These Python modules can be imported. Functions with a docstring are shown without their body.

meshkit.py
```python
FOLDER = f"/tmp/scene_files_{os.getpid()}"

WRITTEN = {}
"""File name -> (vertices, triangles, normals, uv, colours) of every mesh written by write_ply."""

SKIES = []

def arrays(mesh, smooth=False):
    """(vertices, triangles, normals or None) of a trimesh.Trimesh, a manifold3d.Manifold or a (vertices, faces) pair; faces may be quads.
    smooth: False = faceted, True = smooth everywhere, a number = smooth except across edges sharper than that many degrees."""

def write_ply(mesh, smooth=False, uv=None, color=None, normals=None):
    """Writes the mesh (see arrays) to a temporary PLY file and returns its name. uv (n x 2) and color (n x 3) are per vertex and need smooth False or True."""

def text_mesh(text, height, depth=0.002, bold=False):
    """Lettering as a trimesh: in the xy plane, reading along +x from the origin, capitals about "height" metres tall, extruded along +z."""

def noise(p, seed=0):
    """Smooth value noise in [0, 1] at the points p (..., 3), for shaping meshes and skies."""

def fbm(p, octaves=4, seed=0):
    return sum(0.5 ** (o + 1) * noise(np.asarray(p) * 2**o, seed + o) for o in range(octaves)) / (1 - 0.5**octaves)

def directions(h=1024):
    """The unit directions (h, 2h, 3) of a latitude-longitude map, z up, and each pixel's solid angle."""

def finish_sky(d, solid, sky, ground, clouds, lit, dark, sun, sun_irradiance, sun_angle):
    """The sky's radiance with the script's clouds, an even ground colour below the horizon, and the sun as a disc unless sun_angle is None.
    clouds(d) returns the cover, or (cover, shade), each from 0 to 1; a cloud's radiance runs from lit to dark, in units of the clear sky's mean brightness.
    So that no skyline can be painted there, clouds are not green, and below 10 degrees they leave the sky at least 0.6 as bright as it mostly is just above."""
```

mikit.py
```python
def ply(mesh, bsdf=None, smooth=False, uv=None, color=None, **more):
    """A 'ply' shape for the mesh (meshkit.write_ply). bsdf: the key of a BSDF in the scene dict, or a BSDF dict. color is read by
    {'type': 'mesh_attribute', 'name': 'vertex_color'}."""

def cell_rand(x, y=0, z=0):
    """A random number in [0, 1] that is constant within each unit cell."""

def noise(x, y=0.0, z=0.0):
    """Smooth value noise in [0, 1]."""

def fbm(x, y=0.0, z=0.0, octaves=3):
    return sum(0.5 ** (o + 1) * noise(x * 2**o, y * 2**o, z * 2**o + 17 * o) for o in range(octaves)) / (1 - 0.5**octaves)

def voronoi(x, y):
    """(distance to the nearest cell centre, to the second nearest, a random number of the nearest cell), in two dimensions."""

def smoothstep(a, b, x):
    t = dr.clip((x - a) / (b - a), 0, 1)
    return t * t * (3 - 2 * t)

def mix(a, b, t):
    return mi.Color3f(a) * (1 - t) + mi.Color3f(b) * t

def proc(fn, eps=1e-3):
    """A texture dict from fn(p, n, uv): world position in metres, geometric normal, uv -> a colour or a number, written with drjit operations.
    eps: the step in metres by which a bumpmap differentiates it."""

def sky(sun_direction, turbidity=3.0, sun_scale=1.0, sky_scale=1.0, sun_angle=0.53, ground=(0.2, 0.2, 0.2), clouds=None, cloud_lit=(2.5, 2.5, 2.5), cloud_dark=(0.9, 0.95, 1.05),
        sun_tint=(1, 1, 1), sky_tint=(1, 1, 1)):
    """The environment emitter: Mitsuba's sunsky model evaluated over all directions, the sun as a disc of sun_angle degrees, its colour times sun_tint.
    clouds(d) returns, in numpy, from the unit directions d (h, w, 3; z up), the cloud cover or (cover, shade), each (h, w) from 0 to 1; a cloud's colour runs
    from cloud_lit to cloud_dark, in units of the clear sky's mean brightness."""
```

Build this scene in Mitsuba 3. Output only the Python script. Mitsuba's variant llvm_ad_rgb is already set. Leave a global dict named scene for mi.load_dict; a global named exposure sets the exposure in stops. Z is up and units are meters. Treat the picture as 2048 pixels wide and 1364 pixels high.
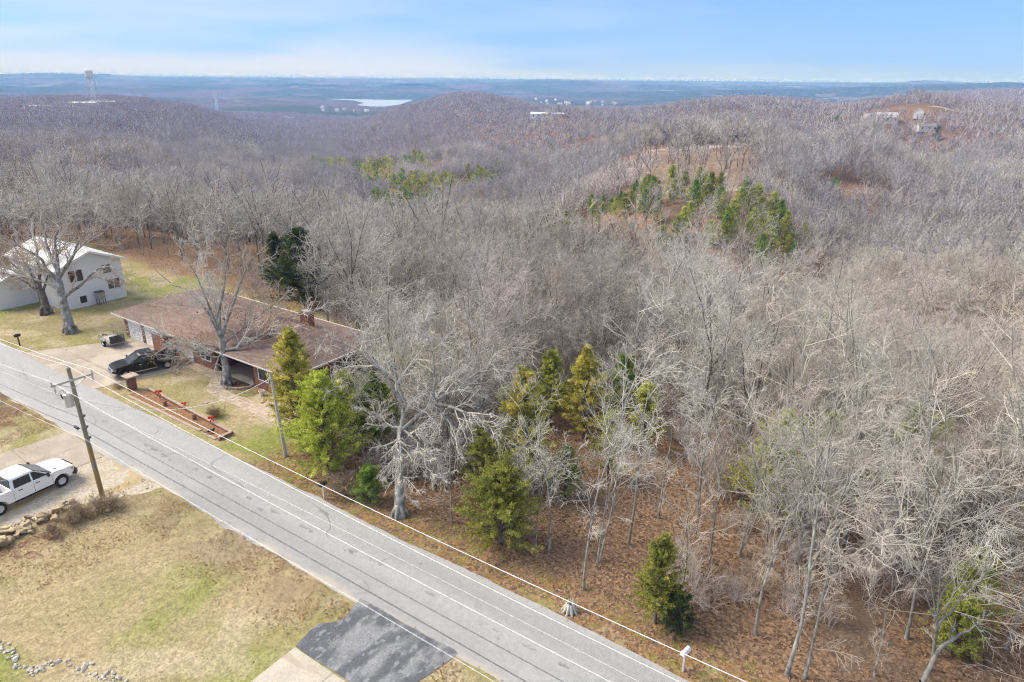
import math
import numpy as np
import trimesh
import drjit as dr
import mitsuba as mi
import mikit
from scipy.interpolate import RBFInterpolator
from shapely.geometry import Polygon, LineString
from shapely.ops import unary_union
from mikit import noise, fbm, voronoi, cell_rand, smoothstep, mix, proc

T = mi.ScalarTransform4f
scene, labels = {}, {}

# ------------------------------------------------------------------ camera, sky, air, exposure
CAM_H, FOCAL, PITCH, ROLL = 27.0, 1365.0, math.radians(21.0), math.radians(0.5)
FW = np.array([0, math.cos(PITCH), -math.sin(PITCH)])
UP0 = np.array([0, math.sin(PITCH), math.cos(PITCH)])
RI0 = np.array([1.0, 0, 0])
RI = RI0 * math.cos(ROLL) + UP0 * math.sin(ROLL)
UPV = UP0 * math.cos(ROLL) - RI0 * math.sin(ROLL)
EYE = np.array([0, 0, CAM_H])
scene['camera'] = {
    'type': 'perspective', 'fov': math.degrees(2 * math.atan(1024 / FOCAL)), 'fov_axis': 'x',
    'near_clip': 0.5, 'far_clip': 90000.0,
    'to_world': T().look_at(origin=EYE.tolist(), target=(EYE + FW).tolist(), up=UPV.tolist()),
    'medium': {'type': 'ref', 'id': 'haze_air'},
}
exposure = 3.0
SUN = (-0.70, 0.14, 0.70)


def cloud_field(d):
    """A thin high overcast that opens to pale blue low ahead, with a white bank along the left of the horizon."""
    import meshkit
    el = np.maximum(d[..., 2], 0.012)
    p = np.stack([d[..., 0] / el * 0.20, d[..., 1] / el * 0.34, np.zeros_like(el)], -1)
    warp = meshkit.fbm(p * 0.5 + 3.0, 3, 5)[..., None] * 1.6
    veil = meshkit.fbm(p * 0.55 + warp + 11.3, 5, 21)
    deck = np.clip((d[..., 2] - 0.10) / 0.25, 0, 1) * (0.72 + 0.5 * (veil - 0.5))
    az = np.arctan2(d[..., 0], d[..., 1])
    q = np.stack([az * 4.0, d[..., 2] * 34.0, np.zeros_like(el)], -1)
    q = q + (meshkit.fbm(q * 0.7 + 2.0, 3, 14)[..., None] - 0.5) * 1.3
    low = meshkit.fbm(q + 7.7, 5, 33)
    left = np.clip(0.60 - az * 1.2, 0.12, 1.3)
    bank = np.clip(low - 0.38, 0, 1) * 3.0 * np.exp(-(d[..., 2] / 0.055) ** 2) * left
    wisps = np.clip(meshkit.fbm(q * np.array([0.55, 0.8, 1.0]) + 21.0, 5, 9) - 0.45, 0, 1) * 1.7
    return np.clip(0.05 + deck + bank + wisps, 0, 0.95), np.clip(0.5 - low, 0, 0.5) * 0.5


scene['sky'] = mikit.sky(SUN, turbidity=2.2, sun_scale=0.52, sun_angle=34.0, clouds=cloud_field, cloud_lit=(2.15, 2.33, 2.62), cloud_dark=(1.6, 1.75, 2.0),
                         sky_tint=(0.36, 0.46, 0.69), sun_tint=(0.90, 0.96, 1.04), ground=(0.22, 0.2, 0.18))
HAZE_DENSITY = 9.0e-5
scene['haze_air'] = {'type': 'homogeneous', 'albedo': {'type': 'rgb', 'value': [0.78, 0.89, 1.0]},
                     'sigma_t': {'type': 'rgb', 'value': [HAZE_DENSITY * 0.42, HAZE_DENSITY * 0.9, HAZE_DENSITY * 2.1]}}

# ------------------------------------------------------------------ frames: camera pixels of the photograph -> ground, road frame (o across, a along)
NR = np.array([0.565, 0.825]); NR /= np.linalg.norm(NR)
DR = np.array([-NR[1], NR[0]])


def ray(px, py):
    return FW + (px - 1024) / FOCAL * RI - (py - 682) / FOCAL * UPV


def gp(px, py, z=0.0):
    d = ray(px, py)
    return EYE + d * (z - CAM_H) / d[2]


def at_dist(px, py, r):
    d = ray(px, py)
    return EYE + d * r / math.hypot(d[0], d[1])


def W(o, a, z=0.0):
    return np.array([*(NR * o + DR * a), z])


def OA(p):
    return float(p[0] * NR[0] + p[1] * NR[1]), float(p[0] * DR[0] + p[1] * DR[1])


ROAD_ANGLE = math.degrees(math.atan2(DR[1], DR[0]))

# ------------------------------------------------------------------ small helpers
def nth(k):
    return ['first', 'second', 'third', 'fourth', 'fifth', 'sixth', 'seventh', 'eighth', 'ninth', 'tenth', 'eleventh', 'twelfth'][k - 1] if k <= 12 else f"{k}{'th' if 10 < k % 100 < 14 else {1: 'st', 2: 'nd', 3: 'rd'}.get(k % 10, 'th')}"


def numbered(name):
    if name not in _used:
        _used[name] = 0
        return name
    _used[name] += 1
    return f'{name}_{_used[name]:03d}'


_used = {}


def add(name, mesh, bsdf, parent=None, smooth=False, to_world=None, shape=None, **more):
    key = numbered((parent + '__' if parent else '') + name)
    d = dict(shape) if shape is not None else mikit.ply(mesh, bsdf, smooth, **more)
    if to_world is not None:
        d['to_world'] = to_world
    scene[key] = d
    return key


def thing(name, label, cat, group=None):
    key = numbered(name)
    labels[key] = {'label': label, 'category': cat}
    if group:
        labels[key]['group'] = group
    return key


def tag(key, label=None, cat=None, group=None, kind=None):
    labels[key] = {k: v for k, v in (('label', label), ('category', cat), ('group', group), ('kind', kind)) if v}
    return key


def box(x0, x1, y0, y1, z0, z1, bevel=0.0):
    m = trimesh.creation.box([abs(x1 - x0), abs(y1 - y0), abs(z1 - z0)])
    m.apply_translation([(x0 + x1) / 2, (y0 + y1) / 2, (z0 + z1) / 2])
    return m


def lathe(profile, sections=24):
    m = trimesh.creation.revolve(np.asarray(profile, float), sections=sections)
    if m.volume < 0:
        m.invert()
    return m


def cat(ms):
    return trimesh.util.concatenate(ms)


def cyl(p0, p1, r0, r1=None, n=12):
    r1 = r0 if r1 is None else r1
    p0, p1 = np.asarray(p0, float), np.asarray(p1, float)
    v, f = tubes(np.stack([p0, p1])[None], np.array([[r0, r1]]), n)
    m = trimesh.Trimesh(v, f, process=False)
    caps = []
    for k, (o, s) in enumerate(((0, -1), (n, 1))):
        idx = np.arange(n) + o
        tri = np.stack([np.full(n - 2, idx[0]), idx[1:-1], idx[2:]], 1)
        caps.append(tri if s > 0 else tri[:, ::-1])
    return trimesh.Trimesh(v, np.vstack([f] + caps), process=False)


def tubes(pts, rad, sides):
    """pts (n, m, 3), rad (n, m) -> vertices and faces of n open tapered tubes."""
    n, m = rad.shape
    t = np.gradient(pts, axis=1)
    t /= np.linalg.norm(t, axis=2, keepdims=True) + 1e-12
    ref = np.where(np.abs(t[:, :1, 2:]) < 0.8, [0, 0, 1.0], [1.0, 0, 0])
    ref = np.broadcast_to(ref, t.shape)
    a = np.cross(t, ref)
    a /= np.linalg.norm(a, axis=2, keepdims=True) + 1e-12
    b = np.cross(t, a)
    ang = np.arange(sides) * 2 * np.pi / sides
    v = pts[:, :, None] + rad[:, :, None, None] * (np.cos(ang)[:, None] * a[:, :, None] + np.sin(ang)[:, None] * b[:, :, None])
    k, i, j = np.meshgrid(np.arange(n), np.arange(m - 1), np.arange(sides), indexing='ij')
    base = (k * m + i) * sides
    j1 = (j + 1) % sides
    q = np.stack([base + j, base + sides + j, base + sides + j1, base + j1], -1).reshape(-1, 4)
    return v.reshape(-1, 3), np.vstack([q[:, [0, 2, 1]], q[:, [0, 3, 2]]])


def tube_mesh(groups):
    """groups: list of (pts, rad, sides) -> one mesh"""
    vs, fs, at = [], [], 0
    for pts, rad, s in groups:
        v, f = tubes(pts, rad, s)
        vs.append(v); fs.append(f + at); at += len(v)
    return trimesh.Trimesh(np.vstack(vs), np.vstack(fs), process=False)


def wire(pts, r, n=6):
    return tube_mesh([(np.asarray(pts, float)[None], np.full((1, len(pts)), r), n)])


def place(x, y, z=0.0, rot=0.0, s=1.0, sz=None):
    sz = s if sz is None else sz
    return T().translate([float(x), float(y), float(z)]).rotate([0, 0, 1], float(rot)).scale([s, s, sz])


def rgb(r, g, b):
    return {'type': 'rgb', 'value': [r, g, b]}


def diffuse(c):
    return {'type': 'diffuse', 'reflectance': c if isinstance(c, dict) else rgb(*c)}


def principled(c, rough=0.5, metallic=0.0, spec=0.5, **more):
    return {'type': 'principled', 'base_color': c if isinstance(c, dict) else rgb(*c), 'roughness': rough, 'metallic': metallic, 'specular': spec, **more}


def sheet(poly, z, step=None):
    """A flat sheet over a shapely polygon given in world x, y."""
    parts = getattr(poly, 'geoms', [poly])
    ms = []
    for g in parts:
        v, f = trimesh.creation.triangulate_polygon(g, engine='earcut')
        ms.append(trimesh.Trimesh(np.column_stack([v, np.full(len(v), z)]), f, process=False))
    m = cat(ms)
    if m.face_normals[:, 2].mean() < 0:
        m.invert()
    return m


def ragged(pts, amp, step, seed, closed=True):
    """The outline through pts with its edges broken up by noise."""
    import meshkit
    p = np.asarray(pts, float)
    line = LineString(np.vstack([p, p[:1]]) if closed else p)
    s = np.arange(0, line.length, step)
    q = np.array([line.interpolate(x).coords[0] for x in s])
    n3 = np.column_stack([q / (step * 3.0), np.zeros(len(q))])
    dx = (meshkit.fbm(n3, 4, seed) - 0.5) * 2 * amp
    dy = (meshkit.fbm(n3, 4, seed + 50) - 0.5) * 2 * amp
    return q + np.column_stack([dx, dy])
# ------------------------------------------------------------------ terrain heights
TREE_H = 17.5
_ctl = []


def ctl(px, py, r, kind='c', extra=0.0):
    p = at_dist(px, py, r)
    _ctl.append((p[0], p[1], p[2] - (TREE_H if kind == 'c' else 0.0) + extra))


def ctlz(px, r, z):
    p = at_dist(px, 158, r)
    _ctl.append((p[0], p[1], z))


# far left
for px, rows in {
    -350: [(330, 240), (270, 420), (205, 1000)],
    0: [(350, 200), (300, 330), (262, 480), (200, 1050)],
    130: [(345, 210), (262, 560), (190, 1150)],
    270: [(340, 215), (270, 560), (220, 800), (186, 1300)],
    400: [(355, 195), (300, 380), (245, 720), (206, 1350)],
    500: [(372, 175), (318, 330), (275, 620), (236, 1250)],
    600: [(385, 165), (330, 300), (290, 640), (268, 1100)],
    700: [(398, 158), (345, 330), (318, 470), (275, 900), (232, 1600)],
    800: [(412, 148), (395, 200), (330, 430), (290, 640), (240, 1050), (208, 1400)],
    900: [(428, 140), (385, 215), (335, 420), (280, 680), (225, 1100), (190, 1500)],
    930: [(187, 1450)],
    1000: [(448, 131), (400, 215), (330, 400), (270, 640), (225, 1050), (196, 1450)],
    1100: [(463, 124), (395, 225), (310, 400), (285, 470), (250, 760), (218, 1150)],
    1250: [(480, 114), (262, 470), (236, 640), (214, 1050)],
    1400: [(482, 110), (222, 640), (196, 900)],
    1550: [(515, 98), (224, 620), (194, 900)],
    1700: [(545, 88), (450, 190), (385, 260), (300, 430), (228, 680), (198, 950)],
    1850: [(570, 82), (480, 160), (400, 240), (300, 420), (232, 720), (212, 1000)],
    2048: [(600, 76), (500, 140), (420, 220), (310, 400), (235, 680), (200, 1100)],
    2300: [(620, 74), (510, 135), (420, 220), (310, 400), (240, 700), (200, 1100)],
}.items():
    for py, r in rows:
        ctl(px, py, r, extra=9.0 if 880 < px < 1010 and r > 1400 else 0.0)
# bare ground seen on the hill opposite, and the flats round the houses on its top
for px, py, r in ((1250, 392, 270), (1390, 396, 265), (1520, 405, 255), (1260, 315, 375), (1400, 300, 400), (1520, 300, 400), (1640, 318, 385), (1700, 300, 420), (1450, 470, 185), (1300, 440, 200),
                  (1780, 226, 760), (1855, 231, 740), (1950, 226, 850), (270, 322, 370), (160, 316, 390), (90, 308, 400), (1095, 236, 900)):
    ctl(px, py, r, 'g')
# hollows that the near crowns hide
for px, r, z in ((640, 225, -36), (750, 200, -36), (850, 180, -36), (950, 172, -36), (1050, 170, -40), (1150, 165, -39), (1280, 158, -38), (1400, 150, -33), (1550, 138, -31), (1680, 130, -29), (1800, 122, -27), (2048, 112, -24), (2250, 108, -23),
                 (1000, 330, -44), (900, 330, -46), (800, 330, -46), (1050, 620, -52), (1150, 600, -50), (1250, 565, -44), (1400, 735, -34), (1550, 720, -34), (1000, 850, -62), (850, 820, -64), (700, 760, -58)):
    ctlz(px, r, z)
LAKE_Z = -88.0
for px, r, z in ((440, 1900, -78), (620, 1900, -84), (700, 2000, -88), (760, 2100, -86), (520, 2000, -80), (1150, 2200, -60), (1300, 2000, -52), (900, 2500, -75), (440, 3000, -87), (600, 2600, -90), (690, 2600, -92), (500, 2400, -86), (760, 3000, -92), (760, 4000, -96), (650, 3600, -94),
                 (1000, 3600, -84), (1200, 3800, -80), (1500, 3000, -60), (1800, 1500, -30), (2000, 1300, -40),
                 (200, 2200, -40), (0, 2200, -38), (2000, 2300, 5), (2200, 2300, 9), (1850, 2300, -10), (1700, 2500, -45)):
    ctlz(px, r, z)
# the far hills that close the view
for px in range(-400, 2600, 150):
    ctlz(px, 5600, -80)
    ctlz(px, 7000, -70 + 14 * math.sin(px * 0.013))
    ctlz(px, 8300, -14 + 16 * math.sin(px * 0.0072 + 0.6))
    ctlz(px, 9600, 6 + 8 * math.sin(px * 0.0072 + 0.6))
    ctlz(px, 15000, 14)
    ctlz(px, 28000, 30)
# the plateau that the road runs along, level in its own frame
for o in (-60, -20, 10, 23, 34):
    for a in (-60, -25, 0, 20, 40, 60, 85, 120, 160):
        p = W(o, a); _ctl.append((p[0], p[1], 0.0))
for o in (46, 56):
    for a in (40, 60, 80, 110):
        p = W(o, a); _ctl.append((p[0], p[1], -0.5))
for ang in np.arange(0, 360, 30):
    for r, z in ((300, -5), (1500, -20), (6000, -20), (20000, 20)):
        v = np.array([math.cos(math.radians(ang)), math.sin(math.radians(ang))]) * r
        if v[1] < abs(v[0]) * 0.9:
            _ctl.append((v[0], v[1], z if v @ DR < 0.9 * r else 0))
_ctl = np.array(_ctl)


def _warp(x, y):
    r = np.hypot(x, y) + 1e-9
    s = np.log1p(r / 40.0)
    return np.column_stack([x / r * s, y / r * s])


_rbf = RBFInterpolator(_warp(_ctl[:, 0], _ctl[:, 1]), _ctl[:, 2], kernel='thin_plate_spline', smoothing=0.0008, neighbors=60)
import meshkit


def flatness(x, y):
    """1 on the level ground of the road, lawns and houses, 0 in the hills."""
    o, a = x * NR[0] + y * NR[1], x * DR[0] + y * DR[1]
    edge = 34 + 24 * np.clip((a - 20) / 25, 0, 1)
    t = np.clip((o - edge) / 30, 0, 1)
    u = np.clip((np.hypot(x, y) - 150) / 80, 0, 1)
    return (1 - t * t * (3 - 2 * t)) * (1 - u * u * (3 - 2 * u))


def height(x, y):
    x, y = np.atleast_1d(np.asarray(x, float)), np.atleast_1d(np.asarray(y, float))
    z = np.concatenate([_rbf(_warp(x[i:i + 20000], y[i:i + 20000])) for i in range(0, len(x), 20000)])
    r = np.hypot(x, y)
    p = np.column_stack([x, y, np.zeros_like(x)])
    z = z + (meshkit.fbm(p / 55.0, 4, 3) - 0.5) * np.clip((r - 120) / 200, 0, 1) * 7.0
    z = z + (meshkit.fbm(p / 420.0, 5, 8) - 0.5) * np.clip((r - 1700) / 1500, 0, 1) * 26.0
    z = z + far_hills(x, y)
    # the lake bed lies under its water, and the country round it above
    d = lake_depth(x, y)
    k = (r > 2400) & (r < 5600)
    if k.any():
        import shapely
        away = shapely.distance(unary_union(LAKE), shapely.points(x[k], y[k]))
        shore = np.clip(z[k], LAKE_Z + 1.5, LAKE_Z + 1.5 + np.maximum(away - 150, 0) * 0.045)
        z[k] = np.where(d[k] > 0, np.minimum(z[k], LAKE_Z - 5), shore)
    f = flatness(x, y)
    return z * (1 - f)


_hg = np.random.default_rng(6)
FAR_HILLS = [(at_dist(740, 158, 5300), 520, 300, 64), (at_dist(838, 158, 5500), 420, 260, 74), (at_dist(660, 158, 5500), 700, 300, 52), (at_dist(1180, 158, 6900), 1300, 500, 52), (at_dist(120, 158, 4600), 1500, 500, 78),
             (at_dist(420, 158, 5200), 1100, 450, 66), (at_dist(1650, 158, 5200), 1400, 500, 78), (at_dist(1950, 158, 5200), 900, 500, 80), (at_dist(980, 158, 6100), 900, 380, 44)]
FAR_HILLS = [(c, wx, wy, h * 1.45) for c, wx, wy, h in FAR_HILLS]
FAR_HILLS += [(at_dist(_hg.uniform(-250, 2300), 158, _hg.uniform(6300, 8600)), _hg.uniform(500, 1300), _hg.uniform(300, 600), _hg.uniform(15, 45)) for _ in range(40)]


def far_hills(x, y):
    out = np.zeros(len(x))
    k = np.hypot(x, y) > 3000
    for c, wx, wy, h in FAR_HILLS:
        e = ((x[k] - c[0]) / wx) ** 2 + ((y[k] - c[1]) / wy) ** 2
        out[k] = np.maximum(out[k], h * np.exp(-e))
    return out


def _lake_poly(pts):
    return Polygon([gp(px, py, LAKE_Z)[:2] for px, py in pts])


LAKE = [_lake_poly([(650, 197.5), (700, 198), (760, 199.5), (829, 199.5), (800, 209), (770, 213), (740, 213), (712, 210), (728, 206), (705, 200.5), (668, 199)]),
        _lake_poly([(430, 195.5), (476, 196.5), (476, 198.5), (434, 198)]),
        _lake_poly([(1118, 189.0), (1165, 188.6), (1165, 190.2), (1120, 190.4)])]


def lake_depth(x, y):
    import shapely
    out = np.full(len(x), -1.0)
    for g in LAKE:
        out = np.maximum(out, np.where(shapely.contains_xy(g.buffer(12), x, y), 1.0, -1.0))
    return out


def terrain_mesh():
    az = np.unique(np.concatenate([np.arange(-46, 46.01, 0.22), np.arange(46, 314.01, 4.0)]))
    r = np.concatenate([np.arange(2, 30, 4.0), np.geomspace(30, 60000, 330)])
    A, R = np.meshgrid(np.radians(az), r)
    x, y = (np.sin(A) * R).ravel(), (np.cos(A) * R).ravel()
    z = height(x, y)
    n = len(az)
    v = np.vstack([np.column_stack([x, y, z]), [[0, 0, 0.0]]])
    i, j = np.meshgrid(np.arange(len(r) - 1), np.arange(n), indexing='ij')
    a, b = i * n + j, i * n + (j + 1) % n
    f = np.vstack([np.stack([a, a + n, b + n], -1).reshape(-1, 3), np.stack([a, b + n, b], -1).reshape(-1, 3),
                   np.stack([np.full(n, len(v) - 1), np.arange(n), (np.arange(n) + 1) % n], -1)])
    m = trimesh.Trimesh(v, f, process=False)
    if m.face_normals[:, 2].mean() < 0:
        m.invert()
    return m


NX, NY, DX, DY = float(NR[0]), float(NR[1]), float(DR[0]), float(DR[1])


def _earth(px, py, r, rx, ry, col, turn=0.0):
    q = at_dist(px, py, r)
    return (float(q[0]), float(q[1]), rx, ry, math.cos(turn), math.sin(turn), col)


CLAY, PALE_CLAY, GRIT, BROWN, STRAW = (0.38, 0.265, 0.175), (0.40, 0.325, 0.26), (0.42, 0.395, 0.37), (0.27, 0.20, 0.155), (0.42, 0.38, 0.28)
EARTH = [_earth(1390, 350, 345, 38, 60, BROWN), _earth(1300, 378, 285, 16, 9, CLAY), _earth(1255, 345, 320, 4, 40, PALE_CLAY, 0.1), _earth(1390, 385, 278, 22, 7, PALE_CLAY), _earth(1420, 293, 412, 24, 8, GRIT),
         _earth(1350, 300, 400, 20, 6, PALE_CLAY), _earth(1690, 303, 425, 17, 6, GRIT), _earth(1600, 385, 275, 14, 6, PALE_CLAY), _earth(1590, 318, 392, 16, 6, CLAY), _earth(270, 320, 372, 18, 12, BROWN),
         _earth(165, 314, 395, 10, 14, BROWN), _earth(85, 305, 405, 9, 12, GRIT), _earth(1900, 229, 800, 22, 7, STRAW)]


def ground_colour(p, n, uv):
    o, a = p.x * NX + p.y * NY, p.x * DX + p.y * DY
    r = dr.sqrt(p.x * p.x + p.y * p.y)
    f1 = fbm(p.x * 0.11, p.y * 0.11, 0.0, 3)
    f2 = fbm(p.x * 0.9, p.y * 0.9, 3.0, 3)
    fine = noise(p.x * 11.0, p.y * 11.0, 1.0)
    fine2 = noise(p.x * 4.3, p.y * 4.3, 5.0)
    # leaf litter: single leaves a hand across, of many browns
    d1, d2, w = voronoi(p.x * 7.0, p.y * 7.0)
    litter = mix((0.08, 0.052, 0.036), (0.41, 0.265, 0.17), w) * (0.7 + 0.6 * fine)
    litter = mix(litter, (0.20, 0.145, 0.11), f2 * 0.55)
    litter = mix(litter, (0.165, 0.13, 0.105), smoothstep(0.45, 0.75, f1) * 0.7)
    # dry winter grass
    grass = mix((0.44, 0.365, 0.225), (0.35, 0.31, 0.15), smoothstep(0.3, 0.7, fbm(p.x * 0.23 + 5.0, p.y * 0.23, 2.0, 4)))
    grass = mix(grass, (0.25, 0.30, 0.075), smoothstep(0.54, 0.74, fbm(p.x * 0.16 + 31.0, p.y * 0.16, 2.0, 4)) * 0.75)
    grass = mix(grass, (0.54, 0.46, 0.33), smoothstep(0.55, 0.75, fbm(p.x * 0.35, p.y * 0.35 + 9.0, 7.0, 3)) * 0.6)
    grass = grass * (0.52 + 0.40 * fine + 0.24 * fine2)
    band = fbm(p.x * 0.3 + 70.0, p.y * 0.3, 1.0, 3)
    # drifts of brown leaves along the near road edge, below the rocks and beyond the drive
    drift = smoothstep(15.6, 18.2, o) * smoothstep(24.6, 27.0, a) * smoothstep(46.5, 43.5, a)
    q1 = dr.square((p.x + 30.4) / 4.6) + dr.square((p.y - 35.0) / 2.0)
    drift = dr.maximum(drift * 0.35, smoothstep(1.3, 0.5, q1 + 0.8 * (f2 - 0.5)))
    drift = dr.maximum(drift, smoothstep(59.5, 60.5, a) * smoothstep(15.5, 18.0, o) * 0.9)
    drift = drift * smoothstep(0.44, 0.56, 0.3 * band + 0.7 * f2)
    grass = mix(grass, litter, drift * smoothstep(20.4, 20.0, o))
    # verge on the far side: a grassy strip that leaves cover
    wood = smoothstep(-0.9, 0.9, (o - 27.2) + 2.2 * (band - 0.5)) * smoothstep(42.0, 38.5, a + 3.0 * (f2 - 0.5))
    back = smoothstep(50.0, 53.0, o + 6.0 * (f1 - 0.5)) * smoothstep(36.0, 40.0, a)
    side = smoothstep(118.0, 126.0, a + 10.0 * (f1 - 0.5))
    wood = dr.maximum(dr.maximum(wood, back), side * smoothstep(26.0, 30.0, o))
    verge = mix((0.25, 0.21, 0.08), (0.30, 0.185, 0.095), smoothstep(0.40, 0.55, fbm(p.x * 1.6, p.y * 1.6, 4.0, 3))) * (0.5 + 0.7 * fine)
    verge = mix(verge, litter, smoothstep(0.42, 0.55, fbm(p.x * 2.7, p.y * 2.7, 8.0, 3)))
    on_verge = smoothstep(29.5, 27.0, o + 1.5 * (f2 - 0.5)) * smoothstep(25.0, 25.3, o) * smoothstep(43.0, 39.0, a)
    ground = mix(grass, litter, wood)
    ground = mix(ground, verge, on_verge * smoothstep(0.25, 0.6, f2 + 0.15))
    ground = mix(ground, litter, smoothstep(140.0, 175.0, r))
    for (cx, cy, rx, ry, ca, sa, col) in EARTH:
        u, v = (p.x - cx) * ca + (p.y - cy) * sa, (p.y - cy) * ca - (p.x - cx) * sa
        e = dr.sqrt(u * u / (rx * rx) + v * v / (ry * ry)) + 0.9 * (fbm(p.x * 0.09, p.y * 0.09, 5.0, 3) - 0.5)
        ground = mix(ground, mi.Color3f(*col) * (0.75 + 0.5 * noise(p.x * 0.7, p.y * 0.7, 3.0)), smoothstep(1.05, 0.8, e))
    return ground


def ground_relief(p, n, uv):
    return 0.035 * noise(p.x * 7.0, p.y * 7.0, 0.0) + 0.02 * noise(p.x * 19.0, p.y * 19.0, 4.0)


scene['ground_soil'] = {'type': 'bumpmap', 'relief': proc(ground_relief, 0.02), 'bsdf': diffuse(proc(ground_colour)), 'scale': 1.0}
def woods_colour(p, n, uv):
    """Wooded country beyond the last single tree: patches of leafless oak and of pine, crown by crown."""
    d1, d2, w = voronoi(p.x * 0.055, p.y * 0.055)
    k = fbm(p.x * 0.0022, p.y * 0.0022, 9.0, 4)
    c = mix((0.128, 0.112, 0.099), (0.068, 0.090, 0.048), smoothstep(0.36, 0.56, k + 0.10 * (w - 0.5)))  # oak and pine tones, darkened to include the shade inside the crowns
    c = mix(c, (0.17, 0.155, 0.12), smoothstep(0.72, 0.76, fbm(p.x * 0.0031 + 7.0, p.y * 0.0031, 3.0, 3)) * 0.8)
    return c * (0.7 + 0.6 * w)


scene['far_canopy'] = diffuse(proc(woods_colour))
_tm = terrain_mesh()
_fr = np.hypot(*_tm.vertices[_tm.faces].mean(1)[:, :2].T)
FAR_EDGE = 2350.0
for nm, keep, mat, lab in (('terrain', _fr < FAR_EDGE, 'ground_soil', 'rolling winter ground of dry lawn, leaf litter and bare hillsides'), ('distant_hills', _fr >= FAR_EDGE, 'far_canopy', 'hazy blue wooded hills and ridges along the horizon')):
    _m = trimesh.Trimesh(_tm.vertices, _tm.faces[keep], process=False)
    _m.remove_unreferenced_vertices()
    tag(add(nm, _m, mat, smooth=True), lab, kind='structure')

# ------------------------------------------------------------------ lake
scene['lake_water'] = principled((0.30, 0.33, 0.36), 0.22, 0.0, 0.9)
for g in LAKE:
    tag(add('lake', sheet(g, LAKE_Z), 'lake_water'), 'pale silver lake water lying below the far blue hills', kind='structure')
# ------------------------------------------------------------------ wood: materials
def bark_fn(base, light, dark, scale=3.0, lo=0.38, hi=0.62):
    def fn(p, n, uv):
        k = fbm(p.x * scale, p.y * scale, p.z * scale * 0.6, 3)
        c = mix(base, light, smoothstep(hi - 0.1, hi + 0.1, k))
        return mix(c, dark, smoothstep(lo + 0.06, lo - 0.08, k) * 0.8)
    return fn


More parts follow.
